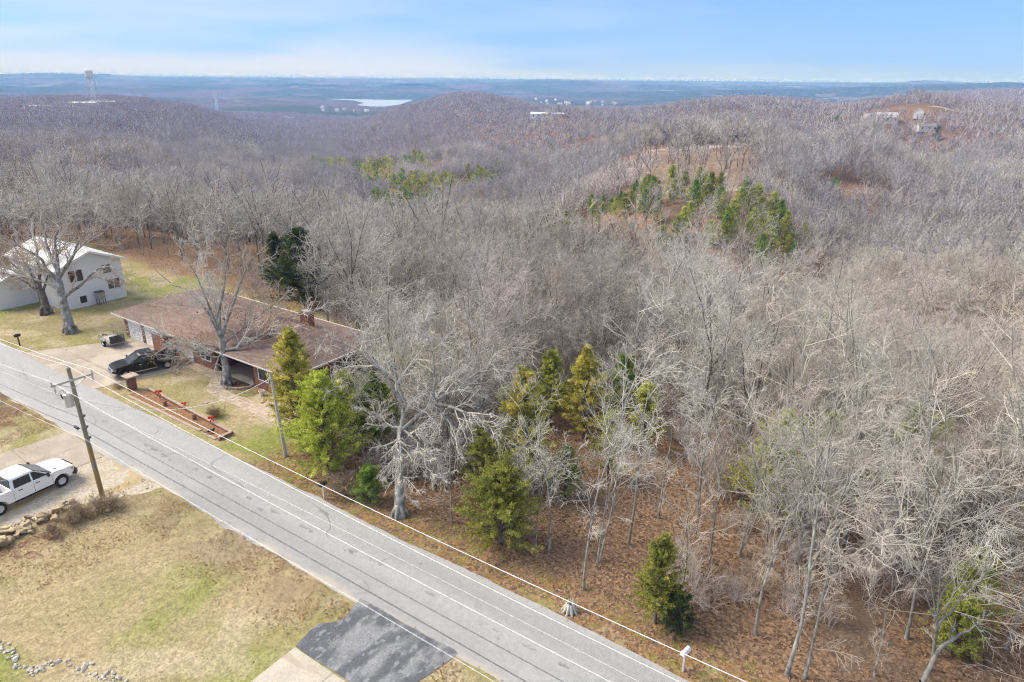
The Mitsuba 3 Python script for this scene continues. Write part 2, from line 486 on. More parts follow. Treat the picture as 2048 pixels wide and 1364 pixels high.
def twig_fn(a, b, c, amp=0.5):
    """Twigs differ from tree to tree: the tone changes with the place the tree stands on."""
    def fn(p, n, uv):
        k = fbm(p.x * 0.075, p.y * 0.075, 2.0, 3)
        t = noise(p.x * 0.45, p.y * 0.45, 7.0)
        col = mix(a, b, smoothstep(0.3, 0.7, k * 0.6 + t * 0.4))
        col = mix(col, c, smoothstep(0.55, 0.85, noise(p.x * 0.16, p.y * 0.16, 21.0)) * 0.8)
        return col * (0.97 - amp / 2 + amp * noise(p.x * 0.21 + 40.0, p.y * 0.21, 3.0))
    return fn


scene['bark_pale'] = diffuse(proc(bark_fn((0.291, 0.290, 0.274), (0.415, 0.425, 0.404), (0.150, 0.143, 0.130), 4.2)))
scene['bark_grey'] = diffuse(proc(bark_fn((0.254, 0.243, 0.226), (0.410, 0.424, 0.415), (0.119, 0.107, 0.098), 4.6)))
scene['bark_dark'] = diffuse(proc(bark_fn((0.15, 0.13, 0.11), (0.26, 0.25, 0.22), (0.075, 0.062, 0.052), 4.6)))
scene['twigs_pale'] = diffuse(proc(twig_fn((0.481, 0.455, 0.408), (0.560, 0.537, 0.503), (0.424, 0.376, 0.320))))
scene['twigs_slope'] = diffuse(proc(twig_fn((0.381, 0.364, 0.364), (0.459, 0.442, 0.442), (0.325, 0.286, 0.274), 0.22)))  # near twig tone dimmed and greyed: shade of the slopes painted in
scene['twigs_slope_rose'] = diffuse(proc(twig_fn((0.403, 0.364, 0.370), (0.459, 0.420, 0.431), (0.370, 0.336, 0.319), 0.22)))  # rose twigs dimmed the same way, with shade in the colour
scene['twigs_grey'] = diffuse(proc(twig_fn((0.479, 0.447, 0.391), (0.556, 0.537, 0.495), (0.439, 0.370, 0.306))))
scene['twigs_rose'] = diffuse(proc(twig_fn((0.517, 0.466, 0.436), (0.569, 0.525, 0.508), (0.479, 0.428, 0.391))))

# ------------------------------------------------------------------ trees: a branching generator, all branches of a level at once
def unit(v):
    return v / (np.linalg.norm(v, axis=-1, keepdims=True) + 1e-12)


def grow(rng, start, d, length, r0, r1, m, wiggle, lift):
    """n branches as polylines of m points that wander and bend up (lift > 0) or down."""
    n = len(start)
    pts = np.empty((n, m, 3)); pts[:, 0] = start
    d = unit(d)
    step = (length / (m - 1))[:, None]
    for k in range(1, m):
        pts[:, k] = pts[:, k - 1] + d * step
        d = unit(d + rng.normal(0, wiggle, (n, 3)) + np.array([0, 0, lift]))
    t = np.linspace(0, 1, m)
    return pts, r0[:, None] * (1 - t) + r1[:, None] * t


def sprout(rng, pts, rad, count, t0, t1, angle, len_ratio, rad_ratio, plen, rmin):
    """count children on each parent polyline: start, direction, length, radius"""
    n, m, _ = pts.shape
    idx = np.repeat(np.arange(n), count)
    t = rng.uniform(t0, t1, n * count)
    s = t * (m - 1)
    i = np.minimum(s.astype(int), m - 2); u = (s - i)[:, None]
    p = pts[idx, i] * (1 - u) + pts[idx, i + 1] * u
    r = rad[idx, i] * (1 - u[:, 0]) + rad[idx, i + 1] * u[:, 0]
    d = unit(pts[idx, i + 1] - pts[idx, i])
    side = unit(np.cross(d, rng.normal(0, 1, d.shape)))
    ang = np.radians(rng.normal(angle, angle * 0.28, len(idx)))[:, None]
    cd = d * np.cos(ang) + side * np.sin(ang)
    L = plen[idx] * len_ratio * (1.15 - 0.65 * t) * rng.uniform(0.7, 1.25, len(idx))
    return p, cd, L, np.maximum(r * rad_ratio, rmin)


def bare_tree(seed, H=14.5, trunk_frac=0.42, leaders=5, lead_angle=28, lead_len=0.62, r_trunk=0.17, n2=8, n3=7, n4=6, twig=0.0084, wiggle=0.10, lift=0.05, angle2=42, low=0.35, stems=1, lean=0.04, sides=(7, 5, 4, 3, 3), seg=(6, 6, 4, 3, 2), droop=0.0, len2=0.5):
    rng = np.random.default_rng(seed)
    base = np.zeros((stems, 3)); base[:, :2] = rng.normal(0, 0.16 * (stems > 1), (stems, 2)); base[:, 2] = -0.5
    d = np.column_stack([rng.normal(0, lean + 0.10 * (stems > 1), (stems, 2)), np.ones(stems)])
    L0 = np.full(stems, H * trunk_frac + 0.5) * rng.uniform(0.85, 1.1, stems)
    p0, q0 = grow(rng, base, d, L0, np.full(stems, r_trunk), np.full(stems, r_trunk * 0.62), seg[0], 0.035, 0.05)
    q0[:, 0] *= 1.55; q0[:, 1] *= 1.08
    top = p0[:, -1]; dt = unit(p0[:, -1] - p0[:, -2])
    # leaders go on from the top of the trunk, a few start lower
    k = leaders
    s1, d1, L1, r1 = [], [], [], []
    for s in range(stems):
        for j in range(k):
            az = 2 * np.pi * (j + rng.uniform(-0.3, 0.3)) / k
            an = math.radians(lead_angle) * (0.35 if j == 0 else rng.uniform(0.7, 1.3))
            side = np.array([math.cos(az), math.sin(az), 0])
            t = 1.0 if j < max(2, k // 2) else rng.uniform(low, 0.95) ** 0.5
            i = int(t * (seg[0] - 1) - 1e-6); u = t * (seg[0] - 1) - i
            s1.append(p0[s, i] * (1 - u) + p0[s, i + 1] * u)
            d1.append(dt[s] * math.cos(an) + side * math.sin(an))
            L1.append(H * lead_len * rng.uniform(0.78, 1.1) * (1.0 if t == 1 else 0.85))
            r1.append(r_trunk * rng.uniform(0.36, 0.55))
    s1, d1, L1, r1 = map(np.array, (s1, d1, L1, r1))
    p1, q1 = grow(rng, s1, d1, L1, r1, np.full(len(r1), twig * 2.6), seg[1], wiggle, lift)
    a = sprout(rng, p1, q1, n2, 0.15, 0.97, angle2, len2, 0.6, L1, twig * 2.6)
    p2, q2 = grow(rng, a[0], a[1], a[2], a[3], np.full(len(a[3]), twig * 1.4), seg[2], wiggle * 1.5, lift * 0.8 - droop)
    # small boughs on the trunk itself
    b = sprout(rng, p0, q0, 4, low, 0.95, 62, 0.30, 0.22, L0, twig * 2)
    pb, qb = grow(rng, b[0], b[1], b[2], b[3], np.full(len(b[3]), twig * 1.4), seg[2], wiggle * 1.6, 0.02)
    p2, q2, L2 = np.concatenate([p2, pb]), np.concatenate([q2, qb]), np.concatenate([a[2], b[2]])
    c = sprout(rng, p2, q2, n3, 0.12, 1.0, 44, 0.48, 0.6, L2, twig * 1.3)
    p3, q3 = grow(rng, c[0], c[1], c[2], c[3], np.full(len(c[3]), twig), seg[3], wiggle * 1.8, lift * 0.5 - droop)
    groups_t = [(p0, q0, sides[0]), (p1, q1, sides[1])]
    groups_c = [(p2, q2, sides[2]), (p3, q3, sides[3])]
    if n4:
        e = sprout(rng, p3, q3, n4, 0.1, 1.0, 46, 0.62, 0.75, c[2], twig)
        p4, q4 = grow(rng, e[0], e[1], np.minimum(e[2], 1.3), e[3], np.full(len(e[3]), twig * 0.7), seg[4], wiggle * 2, lift * 0.3 - droop)
        groups_c.append((p4, q4, sides[4]))
    return tube_mesh(groups_t), tube_mesh(groups_c)


def light_tree(seed, H, n1, n2, twig, spread=0.28, base=0.35):
    """A tree for the distance: trunk, limbs and flat twigs that stand for sprays of twigs."""
    rng = np.random.default_rng(seed)
    p0, q0 = grow(rng, np.array([[0, 0, -1.5]]), np.array([[rng.normal(0, 0.05), rng.normal(0, 0.05), 1]]), np.array([H * 0.62]), np.array([0.16]), np.array([0.07]), 4, 0.04, 0.03)
    t = rng.uniform(base, 0.95, n1)
    s = p0[0, 0] + (p0[0, -1] - p0[0, 0]) * t[:, None]
    az = rng.uniform(0, 2 * np.pi, n1)
    an = np.radians(rng.uniform(12, 62, n1))
    d = np.column_stack([np.cos(az) * np.sin(an), np.sin(az) * np.sin(an), np.cos(an)])
    L = (H - s[:, 2]) * rng.uniform(0.7, 1.0, n1) * (1 - 0.25 * np.sin(an)) + 0.5
    L = np.minimum(L, H * 0.6)
    p1, q1 = grow(rng, s, d, L, np.full(n1, twig * 2.2), np.full(n1, twig), 3, 0.10, 0.10)
    a = sprout(rng, p1, q1, n2, 0.2, 1.0, 42, 0.42, 0.7, L, twig)
    p2, q2 = grow(rng, a[0], a[1], a[2], np.full(len(a[3]), twig), np.full(len(a[3]), twig * 0.6), 2, 0.1, 0.05)
    return [(p0, q0, 4), (p1, q1, 3), (p2, q2, 3)]


def ribbons(pts, width, rng):
    """Twigs of the far woods as single thin leaf-shaped faces, two triangles each."""
    n = len(pts)
    d = pts[:, -1] - pts[:, 0]
    side = unit(np.cross(d, rng.normal(0, 1, (n, 3)))) * width[:, None]
    mid = pts[:, 0] * 0.5 + pts[:, -1] * 0.5
    v = np.stack([pts[:, 0], mid + side, pts[:, -1], mid - side], 1).reshape(-1, 3)
    k = np.arange(n)[:, None] * 4
    return v, np.vstack([k + [0, 1, 2], k + [0, 2, 3]])
# ------------------------------------------------------------------ the woods
rng = np.random.default_rng(11)

NEAR_KINDS = [  # trunk bark, twig tone, generator settings
    ('bark_pale', 'twigs_pale', dict(seed=1, H=14.5, leaders=5, lead_angle=26, r_trunk=0.120)),
    ('bark_pale', 'twigs_pale', dict(seed=2, H=13.0, trunk_frac=0.30, leaders=4, lead_angle=20, r_trunk=0.088, stems=2, lead_len=0.66)),
    ('bark_grey', 'twigs_grey', dict(seed=3, H=15.5, leaders=6, lead_angle=33, r_trunk=0.152)),
    ('bark_grey', 'twigs_grey', dict(seed=4, H=14.0, trunk_frac=0.5, leaders=5, lead_angle=24, r_trunk=0.120)),
    ('bark_grey', 'twigs_rose', dict(seed=5, H=15.0, trunk_frac=0.36, leaders=7, lead_angle=27, r_trunk=0.144, lead_len=0.66)),
    ('bark_pale', 'twigs_rose', dict(seed=6, H=12.5, trunk_frac=0.45, leaders=4, lead_angle=25, r_trunk=0.088)),
    ('bark_dark', 'twigs_grey', dict(seed=7, H=14.5, trunk_frac=0.55, leaders=5, lead_angle=30, r_trunk=0.128)),
    ('bark_pale', 'twigs_pale', dict(seed=8, H=11.0, trunk_frac=0.6, leaders=3, lead_angle=20, r_trunk=0.064, n2=6, low=0.5)),
]
near_parts = []
for k, (bark, twigs, kw) in enumerate(NEAR_KINDS):
    tr, cr = bare_tree(**kw)
    near_parts.append((mikit.ply(tr, bark, True), mikit.ply(cr, twigs), kw['H']))
    scene[f'near_tree_{k}'] = {'type': 'shapegroup', 'trunk': near_parts[-1][0], 'crown': near_parts[-1][1]}
# understorey: thin small trees with short crowns
for k in range(3):
    tr, cr = bare_tree(seed=80 + k, H=(7.5, 6.0, 8.5)[k], trunk_frac=0.45, leaders=4, lead_angle=26, r_trunk=0.05, n2=6, n3=5, n4=3, twig=0.0072, low=0.2, wiggle=0.13, lead_len=0.7, sides=(5, 4, 3, 3, 3))
    scene[f'young_tree_{k}'] = {'type': 'shapegroup', 'trunk': mikit.ply(tr, ('bark_grey', 'bark_pale', 'bark_dark')[k], True), 'crown': mikit.ply(cr, ('twigs_grey', 'twigs_rose', 'twigs_grey')[k])}
for k in range(2):
    tr, cr = bare_tree(seed=90 + k, H=15.0, trunk_frac=0.55, leaders=4, lead_angle=24, r_trunk=0.2, n2=6, n3=5, n4=2, twig=0.034, low=0.55, sides=(5, 4, 3, 3, 3), seg=(4, 4, 3, 2, 2))
    scene[f'hill_tree_{k}'] = {'type': 'shapegroup', 'trunk': mikit.ply(tr, 'bark_dark', False), 'crown': mikit.ply(cr, ('twigs_grey', 'twigs_rose')[k])}
MID = []
for k, (bark, twigs, kw) in enumerate(NEAR_KINDS[:7]):
    kw = {**kw, 'seed': 40 + k, 'n2': 6, 'n3': 5, 'n4': 3, 'twig': 0.021, 'sides': (4, 3, 3, 3, 3), 'seg': (4, 4, 3, 2, 2)}
    tr, cr = bare_tree(**kw)
    MID.append(kw['H'])
    scene[f'mid_tree_{k}'] = {'type': 'shapegroup', 'trunk': mikit.ply(tr, bark, False), 'crown': mikit.ply(cr, twigs)}


def in_view(x, y, margin=1.06):
    return (y > 4) & (np.abs(x) < y * (1024 / FOCAL) * 1.10 * margin + 6)


HOUSE_BACK = 54.0


def wooded(x, y):
    """Where the trees stand: not on the road, lawns, houses, the lake or the clearings."""
    o, a = x * NR[0] + y * NR[1], x * DR[0] + y * DR[1]
    r = np.hypot(x, y)
    px = 1024 + x / np.maximum(y, 1e-6) * FOCAL / math.cos(PITCH)
    ok = (o > 27.6)
    yard = (a > 38) & (o < 50 + 2.0 * np.sin(a * 0.31) + np.clip((a - 72) / 10, 0, 1) * 4)
    yard |= (a > 84) & (o < 50)
    yard &= (a < 122)
    yard |= (a > 121) & (o < 30)
    ok &= ~yard
    q = np.column_stack([x / 38, y / 38, x * 0])
    gap = meshkit.fbm(q, 3, 77)
    dens = np.ones(len(x))
    hill = (px > 1225) & (px < 1560) & (r > 232) & (r < 430)
    dens = np.where(hill, np.where(gap > 0.55, 0.10, 0.0), dens)
    hill2 = (px >= 1560) & (px < 1740) & (r > 250) & (r < 440)
    dens = np.where(hill2, 0.72, dens)
    dens = np.where((px > 60) & (px < 290) & (r > 340) & (r < 420), 0.25, dens)
    dens = np.where((px > 1730) & (px < 1930) & (r > 690) & (r < 790), 0.42, dens)
    dens = np.where((px > 1060) & (px < 1135) & (r > 850) & (r < 930), 0.75, dens)
    dens = np.where((px > -60) & (px < 235) & (r > 950) & (r < 1130), 0.7, dens)
    dens = np.where((px > 1040) & (px < 1720) & (r > 165) & (r < 200), 0.30, dens)
    dens = np.where((px > 1030) & (px < 1300) & (r > 190) & (r < 240), 0.12, dens)
    lake = lake_depth(x, y) > 0
    return np.where(ok & ~lake, dens, 0.0)


def scatter(r0, r1, step, seed):
    g = np.random.default_rng(seed)
    n = int(2 * r1 * 0.86 / step)
    i, j = np.meshgrid(np.arange(-n // 2, n // 2 + 1), np.arange(0, int(r1 / step) + 1))
    x = (i * step + g.uniform(-0.42, 0.42, i.shape) * step).ravel()
    y = (j * step + g.uniform(-0.42, 0.42, j.shape) * step).ravel()
    r = np.hypot(x, y)
    k = (r >= r0) & (r < r1) & in_view(x, y)
    x, y = x[k], y[k]
    k = g.uniform(0, 1, len(x)) < wooded(x, y)
    return x[k], y[k]


KEEP_CLEAR = []  # (x, y, radius): hand-placed trees


def clear_of(x, y):
    ok = np.ones(len(x), bool)
    for cx, cy, cr in KEEP_CLEAR:
        ok &= (x - cx) ** 2 + (y - cy) ** 2 > cr * cr
    return ok


# ------------------------------------------------------------------ trees placed one by one
def pixel_path(base, pts, seed, depth=0.9):
    """A limb of a tree at the ground point base, through pixels of the photograph and metres towards (-) or away (+) from the camera."""
    out = []
    for q in pts:
        d = ray(q[0], q[1]); d = d / (d @ FW)
        w = (base - EYE) @ FW + (q[2] if len(q) > 2 else 0.0)
        out.append(EYE + d * w)
    return np.array(out)


def resample(p, m):
    s = np.concatenate([[0], np.cumsum(np.linalg.norm(np.diff(p, axis=0), axis=1))])
    t = np.linspace(0, s[-1], m)
    from scipy.interpolate import PchipInterpolator
    return PchipInterpolator(s, p, axis=0)(t) if len(p) > 2 else np.stack([np.interp(t, s, p[:, k]) for k in range(3)], 1)


def hero_tree(name, label, base_px, trunk, limbs, r_trunk, bark, twigs, seed, n2=11, n3=8, n4=5, twig=0.011, droop=0.0, lift=0.04, group=None, leaves=None, flare=1.3, len2=0.42, r_limb=0.42):
    rng = np.random.default_rng(seed)
    base = gp(*base_px)
    KEEP_CLEAR.append((base[0], base[1], 4.0))
    root = thing(name, label, 'tree', group)
    tp = resample(pixel_path(base, trunk, seed), 8)
    tp = np.vstack([tp[:1] - [0, 0, 0.4], tp])
    tr = np.linspace(r_trunk, r_trunk * 0.72, 9); tr[0] *= flare * 1.15; tr[1] *= flare; tr[2] *= 1.0 + (flare - 1) * 0.25
    L, P, Q = [], [], []
    for li in limbs:
        pts, k = li if isinstance(li, tuple) else (li, 1.0)
        p = resample(pixel_path(base, pts, seed), 9)
        p[1:-1] += rng.normal(0, 0.06, (7, 3))
        ln = np.linalg.norm(np.diff(p, axis=0), axis=1).sum()
        P.append(p); L.append(ln)
        Q.append(np.linspace(r_trunk * r_limb * k, twig * 2.2, 9))
    P, Q, L = np.array(P), np.array(Q), np.array(L)
    a = sprout(rng, P, Q, n2, 0.12, 1.0, 45, len2, 0.6, L, twig * 2.4)
    a = (a[0], a[1], np.minimum(a[2], 3.6), a[3])
    p2, q2 = grow(rng, a[0], a[1], a[2], a[3], np.full(len(a[3]), twig * 1.5), 5, 0.17, lift - droop)
    c = sprout(rng, p2, q2, n3, 0.1, 1.0, 44, 0.48, 0.62, a[2], twig * 1.3)
    p3, q3 = grow(rng, c[0], c[1], c[2], c[3], np.full(len(c[3]), twig), 4, 0.2, lift * 0.6 - droop)
    e = sprout(rng, p3, q3, n4, 0.1, 1.0, 44, 0.6, 0.75, c[2], twig)
    p4, q4 = grow(rng, e[0], e[1], np.minimum(e[2], 1.1), e[3], np.full(len(e[3]), twig * 0.7), 3, 0.22, lift * 0.3 - droop)
    # root flare
    n = 6
    az = np.arange(n) * 2 * np.pi / n + rng.uniform(0, 0.5, n)
    dirs = np.column_stack([np.cos(az), np.sin(az), np.zeros(n)])
    fl = np.stack([tp[1] + dirs * 0.1 + [0, 0, 0.75 * r_trunk * 3], tp[1] + dirs * r_trunk * 1.15 + [0, 0, r_trunk * 1.0], tp[1] + dirs * r_trunk * 1.5 + [0, 0, 0.02], tp[1] + dirs * r_trunk * 1.9 + [0, 0, -0.25]], 1)
    fq = np.tile(np.array([0.5, 0.42, 0.25, 0.12]) * r_trunk, (n, 1))
    add('trunk', tube_mesh([(tp[None], tr[None], 12), (fl, fq, 6)]), bark, root, True)
    for p, q in zip(P, Q):
        add('limb', tube_mesh([(p[None], q[None], 7)]), bark, root, True)
    add('crown', tube_mesh([(p2, q2, 4), (p3, q3, 3), (p4, q4, 3)]), twigs, root)
    if leaves:
        mat, cnt = leaves
        i = rng.integers(0, len(p4), cnt)
        # hanging dead leaves cling in bunches to some of the lower boughs
        low = np.argsort(p4[:, -1, 2])[:len(p4) // 2]
        ctr = p4[low[rng.integers(0, len(low), 26)], -1]
        pts = np.concatenate([c_ + rng.normal(0, 0.42, (cnt // 26, 3)) for c_ in ctr])
        add('dead_leaves', leaf_mesh(pts, 0.075, rng, tilt=1.2), mat, root)
    return root


def leaf_mesh(pts, size, rng, tilt=0.5):
    n = len(pts)
    az = rng.uniform(0, 2 * np.pi, n)
    s = size * rng.uniform(0.6, 1.3, n)[:, None]
    u = np.column_stack([np.cos(az), np.sin(az), rng.normal(0, 0.35 * tilt, n)])
    v = np.column_stack([-np.sin(az), np.cos(az), rng.normal(0, 0.45 * tilt, n)]) * 0.62
    q = np.stack([pts - u * s, pts + v * s, pts + u * s, pts - v * s], 1).reshape(-1, 3)
    k = np.arange(n)[:, None] * 4
    return trimesh.Trimesh(q, np.vstack([k + [0, 1, 2], k + [0, 2, 3]]), process=False)


def leaf_fn(a, b, c):
    def fn(p, n, uv):
        t = cell_rand(dr.floor(p.x * 6.0), dr.floor(p.y * 6.0), dr.floor(p.z * 6.0))
        return mix(mix(a, b, t), c, smoothstep(0.7, 0.9, cell_rand(dr.floor(p.x * 5.0), dr.floor(p.y * 5.0), 3)))
    return fn


scene['dead_leaf'] = {'type': 'twosided', 'bsdf': diffuse(proc(leaf_fn((0.30, 0.155, 0.075), (0.46, 0.27, 0.14), (0.20, 0.105, 0.06))))}

hero_tree('sycamore', 'broad pale sycamore with drooping white limbs at the roadside edge of the woods', (800, 1030),
          [(800, 1030), (799, 985), (799, 930), (801, 880), (803, 856)],
          [[(802, 860), (806, 815, .3), (797, 770, .6), (786, 735, 1.2), (800, 690, 1.8), (818, 640, 2.2)],
           [(804, 808, .2), (782, 768, -.3), (748, 728, -.8), (705, 695, -1), (640, 672, -.6)],
           [(804, 860), (835, 832, .4), (866, 806, .8), (888, 762, 1.4), (905, 705, 2.0), (912, 640, 2.4)],
           ([(866, 806, .8), (905, 782, .2), (945, 752, -.4), (990, 738, -1), (1020, 728, -1.4)], .8),
           ([(866, 808, .8), (920, 820, -.4), (965, 843, -1.2), (1000, 868, -1.8), (1022, 898, -2)], .8),
           ([(866, 808, .8), (905, 846, 1), (932, 864, 1.4), (990, 863, 2), (1030, 858, 2.4)], .7),
           ([(932, 864, 1.4), (972, 892, 1.6), (984, 930, 1.8), (976, 958, 1.8)], .5),
           ([(866, 806, .8), (870, 760, .2), (862, 700, -.4), (846, 630, -.8)], .8),
           ([(800, 862), (794, 895, -.8), (786, 925, -1.2), (768, 956, -1.6)], .7),
           ([(802, 862), (801, 900, -1.2), (806, 945, -1.7), (818, 1000, -1.9)], .7),
           ([(806, 860), (836, 880, -1), (850, 925, -1.6), (892, 962, -2)], .7),
           ([(806, 860), (838, 866, .8), (872, 915, 1.4), (905, 950, 1.8)], .6),
           ([(800, 856), (775, 850, 1), (750, 835, 1.6), (725, 815, 2)], .5),
           ([(797, 770, .6), (770, 720, 1.4), (745, 665, 2), (735, 620, 2.4)], .7)],
          0.36, 'bark_pale', 'twigs_pale', 21, n2=11, n3=8, n4=4, twig=0.012, droop=0.03)
hero_tree('oak', 'spreading grey oak with a few rusty leaves before the brick house', (456, 770),
          [(456, 770), (452, 735), (447, 700), (441, 672)],
          [[(442, 678), (425, 642, .2), (405, 612, .4), (380, 588, .7), (345, 566, 1.0), (310, 540, 1.4)],
           [(441, 672), (440, 625, -.2), (446, 580, -.4), (452, 535, -.3), (458, 482, 0)],
           [(443, 676), (458, 630, .4), (468, 595, .8), (486, 555, 1.3), (520, 505, 1.8), (545, 480, 2)],
           [(447, 700), (490, 690, -.6), (528, 668, -1.2), (570, 640, -1.6), (640, 618, -2)],
           ([(447, 704), (428, 714, -.6), (392, 702, -1.1), (362, 690, -1.5), (335, 690, -1.8)], .7),
           ([(446, 695), (405, 690, .5), (360, 676, .9), (310, 664, 1.3), (250, 640, 1.8)], .8),
           ([(440, 668), (420, 615, -.8), (395, 560, -1.6), (372, 510, -2)], .8),
           ([(445, 690), (480, 660, 1.2), (520, 628, 2.2), (570, 592, 3)], .7),
           ([(440, 665), (425, 590, 1.6), (410, 530, 2.6), (405, 480, 3.2)], .7),
           ([(444, 690), (408, 712, 1.6), (372, 716, 2.4), (335, 712, 3.0)], .5)],
          0.38, 'bark_grey', 'twigs_grey', 22, n2=11, n3=8, n4=4, twig=0.0115, leaves=('dead_leaf', 2200))
hero_tree('oak', 'thick trunked grey oak leaning left on the green patch of the neighbouring lawn', (142, 665),
          [(142, 665), (133, 630), (124, 595), (117, 562)],
          [[(117, 564), (100, 545, -.3), (78, 515, -.8), (45, 496, -1.4), (0, 468, -2)],
           [(117, 562), (116, 520, .2), (111, 480, .4), (118, 440, .6), (132, 385, .8)],
           [(124, 598), (158, 572, -.4), (184, 546, -.9), (212, 533, -1.5), (250, 555, -2)],
           ([(120, 580), (90, 566, .6), (50, 548, 1.2), (10, 535, 1.6), (-40, 520, 2)], .8),
           ([(117, 560), (140, 520, .9), (165, 470, 1.6), (195, 425, 2.2)], .9),
           ([(116, 545), (95, 490, 1.2), (80, 430, 2), (75, 375, 2.6)], .9),
           ([(118, 556), (150, 505, -1), (190, 470, -1.8), (235, 450, -2.4)], .7)],
          0.52, 'bark_grey', 'twigs_grey', 23, n2=11, n3=8, n4=4, twig=0.013, leaves=('dead_leaf', 800))
hero_tree('oak', 'darker forked oak beside the pale parking pad, second from the road', (93, 628),
          [(93, 628), (88, 600), (80, 578)],
          [[(80, 580), (62, 545, -.4), (40, 510, -1), (15, 470, -1.4)],
           [(80, 578), (78, 530, .3), (70, 480, .8), (66, 420, 1)],
           [(84, 590), (55, 566, .6), (15, 548, 1), (-30, 540, 1.3)],
           ([(84, 588), (98, 545, .4), (110, 500, .8), (118, 455, 1)], .8),
           ([(79, 575), (40, 540, 1.2), (0, 505, 2), (-40, 470, 2.6)], .8)],
          0.48, 'bark_dark', 'twigs_grey', 24, n2=11, n3=8, n4=4, twig=0.013, leaves=('dead_leaf', 500))

# dead pale limb that leans in at the lower right corner
hero_tree('leaning_snag', 'bare bone white dead stem leaning right at the lower right corner', (1842, 1372),
          [(1842, 1372), (1862, 1330), (1886, 1290), (1905, 1280)],
          [[(1905, 1280), (1930, 1266, .1), (1955, 1252, .2), (1978, 1240, .2)],
           ([(1955, 1252, .2), (1968, 1262, 0), (1985, 1266, -.1)], .7),
           ([(1905, 1282), (1902, 1262, .1), (1912, 1240, .1)], .9),
           ([(1975, 1241, .2), (1968, 1226, .3), (1982, 1222, .3)], .7),
           ([(1958, 1250, .2), (1940, 1236, .3), (1925, 1228, .4)], .6)],
          0.12, 'bark_pale', 'twigs_pale', 27, n2=2, n3=1, n4=0 + 1, twig=0.010, flare=1.2, r_limb=0.7)

# single trunks that the photograph shows at the edge of the woods: base pixel, kind, scale, turn, label
SLIM = {'a': bare_tree(61, H=14, trunk_frac=0.55, leaders=4, lead_angle=20, r_trunk=0.09, n2=6, n3=6, n4=5, twig=0.0088, low=0.35, angle2=50),
        'b': bare_tree(62, H=13, trunk_frac=0.45, leaders=4, lead_angle=17, r_trunk=0.08, stems=2, n2=6, n3=6, n4=5, twig=0.0088, low=0.3, angle2=46),
        'c': bare_tree(63, H=12.5, trunk_frac=0.26, leaders=7, lead_angle=21, r_trunk=0.10, n2=6, n3=6, n4=5, twig=0.0088, lead_len=0.72, low=0.6),
        'd': bare_tree(64, H=10, trunk_frac=0.6, leaders=3, lead_angle=30, r_trunk=0.075, n2=6, n3=6, n4=5, twig=0.0088, wiggle=0.16, droop=0.05, low=0.25)}
SLIM = {k: (mikit.ply(t, 'bark_pale', True), mikit.ply(c, 'twigs_pale')) for k, (t, c) in SLIM.items()}
for px, py, kind, s, rot, lab in (
        (1572, 1350, 'a', 1.06, 20, 'tall straight pale trunk at the lower edge right of the white mailbox'),
        (1607, 1356, 'd', 1.0, 200, 'crooked whitish small tree with drooping boughs just right of the tall pale trunk'),
        (1858, 1340, 'c', 1.0, 75, 'many stemmed pale tree fanning upward above the leaning dead stem'),
        (1749, 1352, 'd', 0.62, 310, 'thin pale sapling on open leaf litter near the bottom edge'),
        (1813, 1278, 'a', 0.9, 140, 'greyish trunk just behind the many stemmed pale tree'),
        (1511, 1268, 'a', 0.88, 260, 'slim pale pole of a tree between the wide cedar and the tall trunk'),
        (1420, 1126, 'd', 0.95, 33, 'pale crooked understorey tree behind the small roadside cedar'),
        (1470, 1106, 'b', 0.95, 77, 'forked pale tree some way behind the small roadside cedar'),
        (1167, 1178, 'a', 0.84, 310, 'straight silver trunk standing behind the old stump'),
        (1192, 1128, 'b', 0.78, 170, 'pale double trunk leaning right, near the stump'),
        (1256, 1088, 'a', 0.95, 10, 'upright pale tree in line with the pyramid cedar, well inside the woods'),
        (1098, 1102, 'a', 0.66, 95, 'pale trunk leaning right beside the low wide cedar'),
        (1074, 1096, 'b', 0.56, 240, 'two thin white trunks close to the right side of the low wide cedar'),
        (1317, 1036, 'd', 0.9, 130, 'dark thin bent sapling on the open brown slope'),
        (1398, 1030, 'a', 1.05, 215, 'tall grey trunk crossing the brown slope'),
        (1650, 1184, 'c', 1.1, 15, 'large vase shaped pale tree in the middle of the right half'),
        (1771, 1032, 'c', 1.15, 290, 'wide fan shaped tree with long whip branches in the right half'),
        (1925, 1160, 'c', 1.05, 190, 'fan shaped grey tree close to the right edge'),
        (2010, 1300, 'a', 1.0, 60, 'pale trunk at the right edge, low in the frame'),
        (2030, 1130, 'b', 1.05, 330, 'twin pale trunks cut by the right edge of the view'),
        (1690, 1085, 'a', 1.0, 120, 'slender pale tree left of the wide fan shaped one'),
        (905, 1045, 'd', 0.85, 60, 'dark slender trunk right of the pale sycamore'),
        (728, 905, 'a', 0.8, 280, 'grey trunk behind the sycamore by the end of the brick house'),
        (690, 935, 'd', 0.8, 180, 'brown bushy sapling between the bright cedar and the sycamore')):
    q = gp(px, py)
    KEEP_CLEAR.append((q[0], q[1], 2.2))
    key = thing('slender_tree', lab, 'tree')
    z = float(height(q[0], q[1])[0])
    for part, shp in zip(('trunk', 'crown'), SLIM[kind]):
        add(part, None, None, key, shape=shp, to_world=place(q[0], q[1], z, rot, s))
KEEP_CLEAR.append((*gp(1390, 1290)[:2], 2.0))


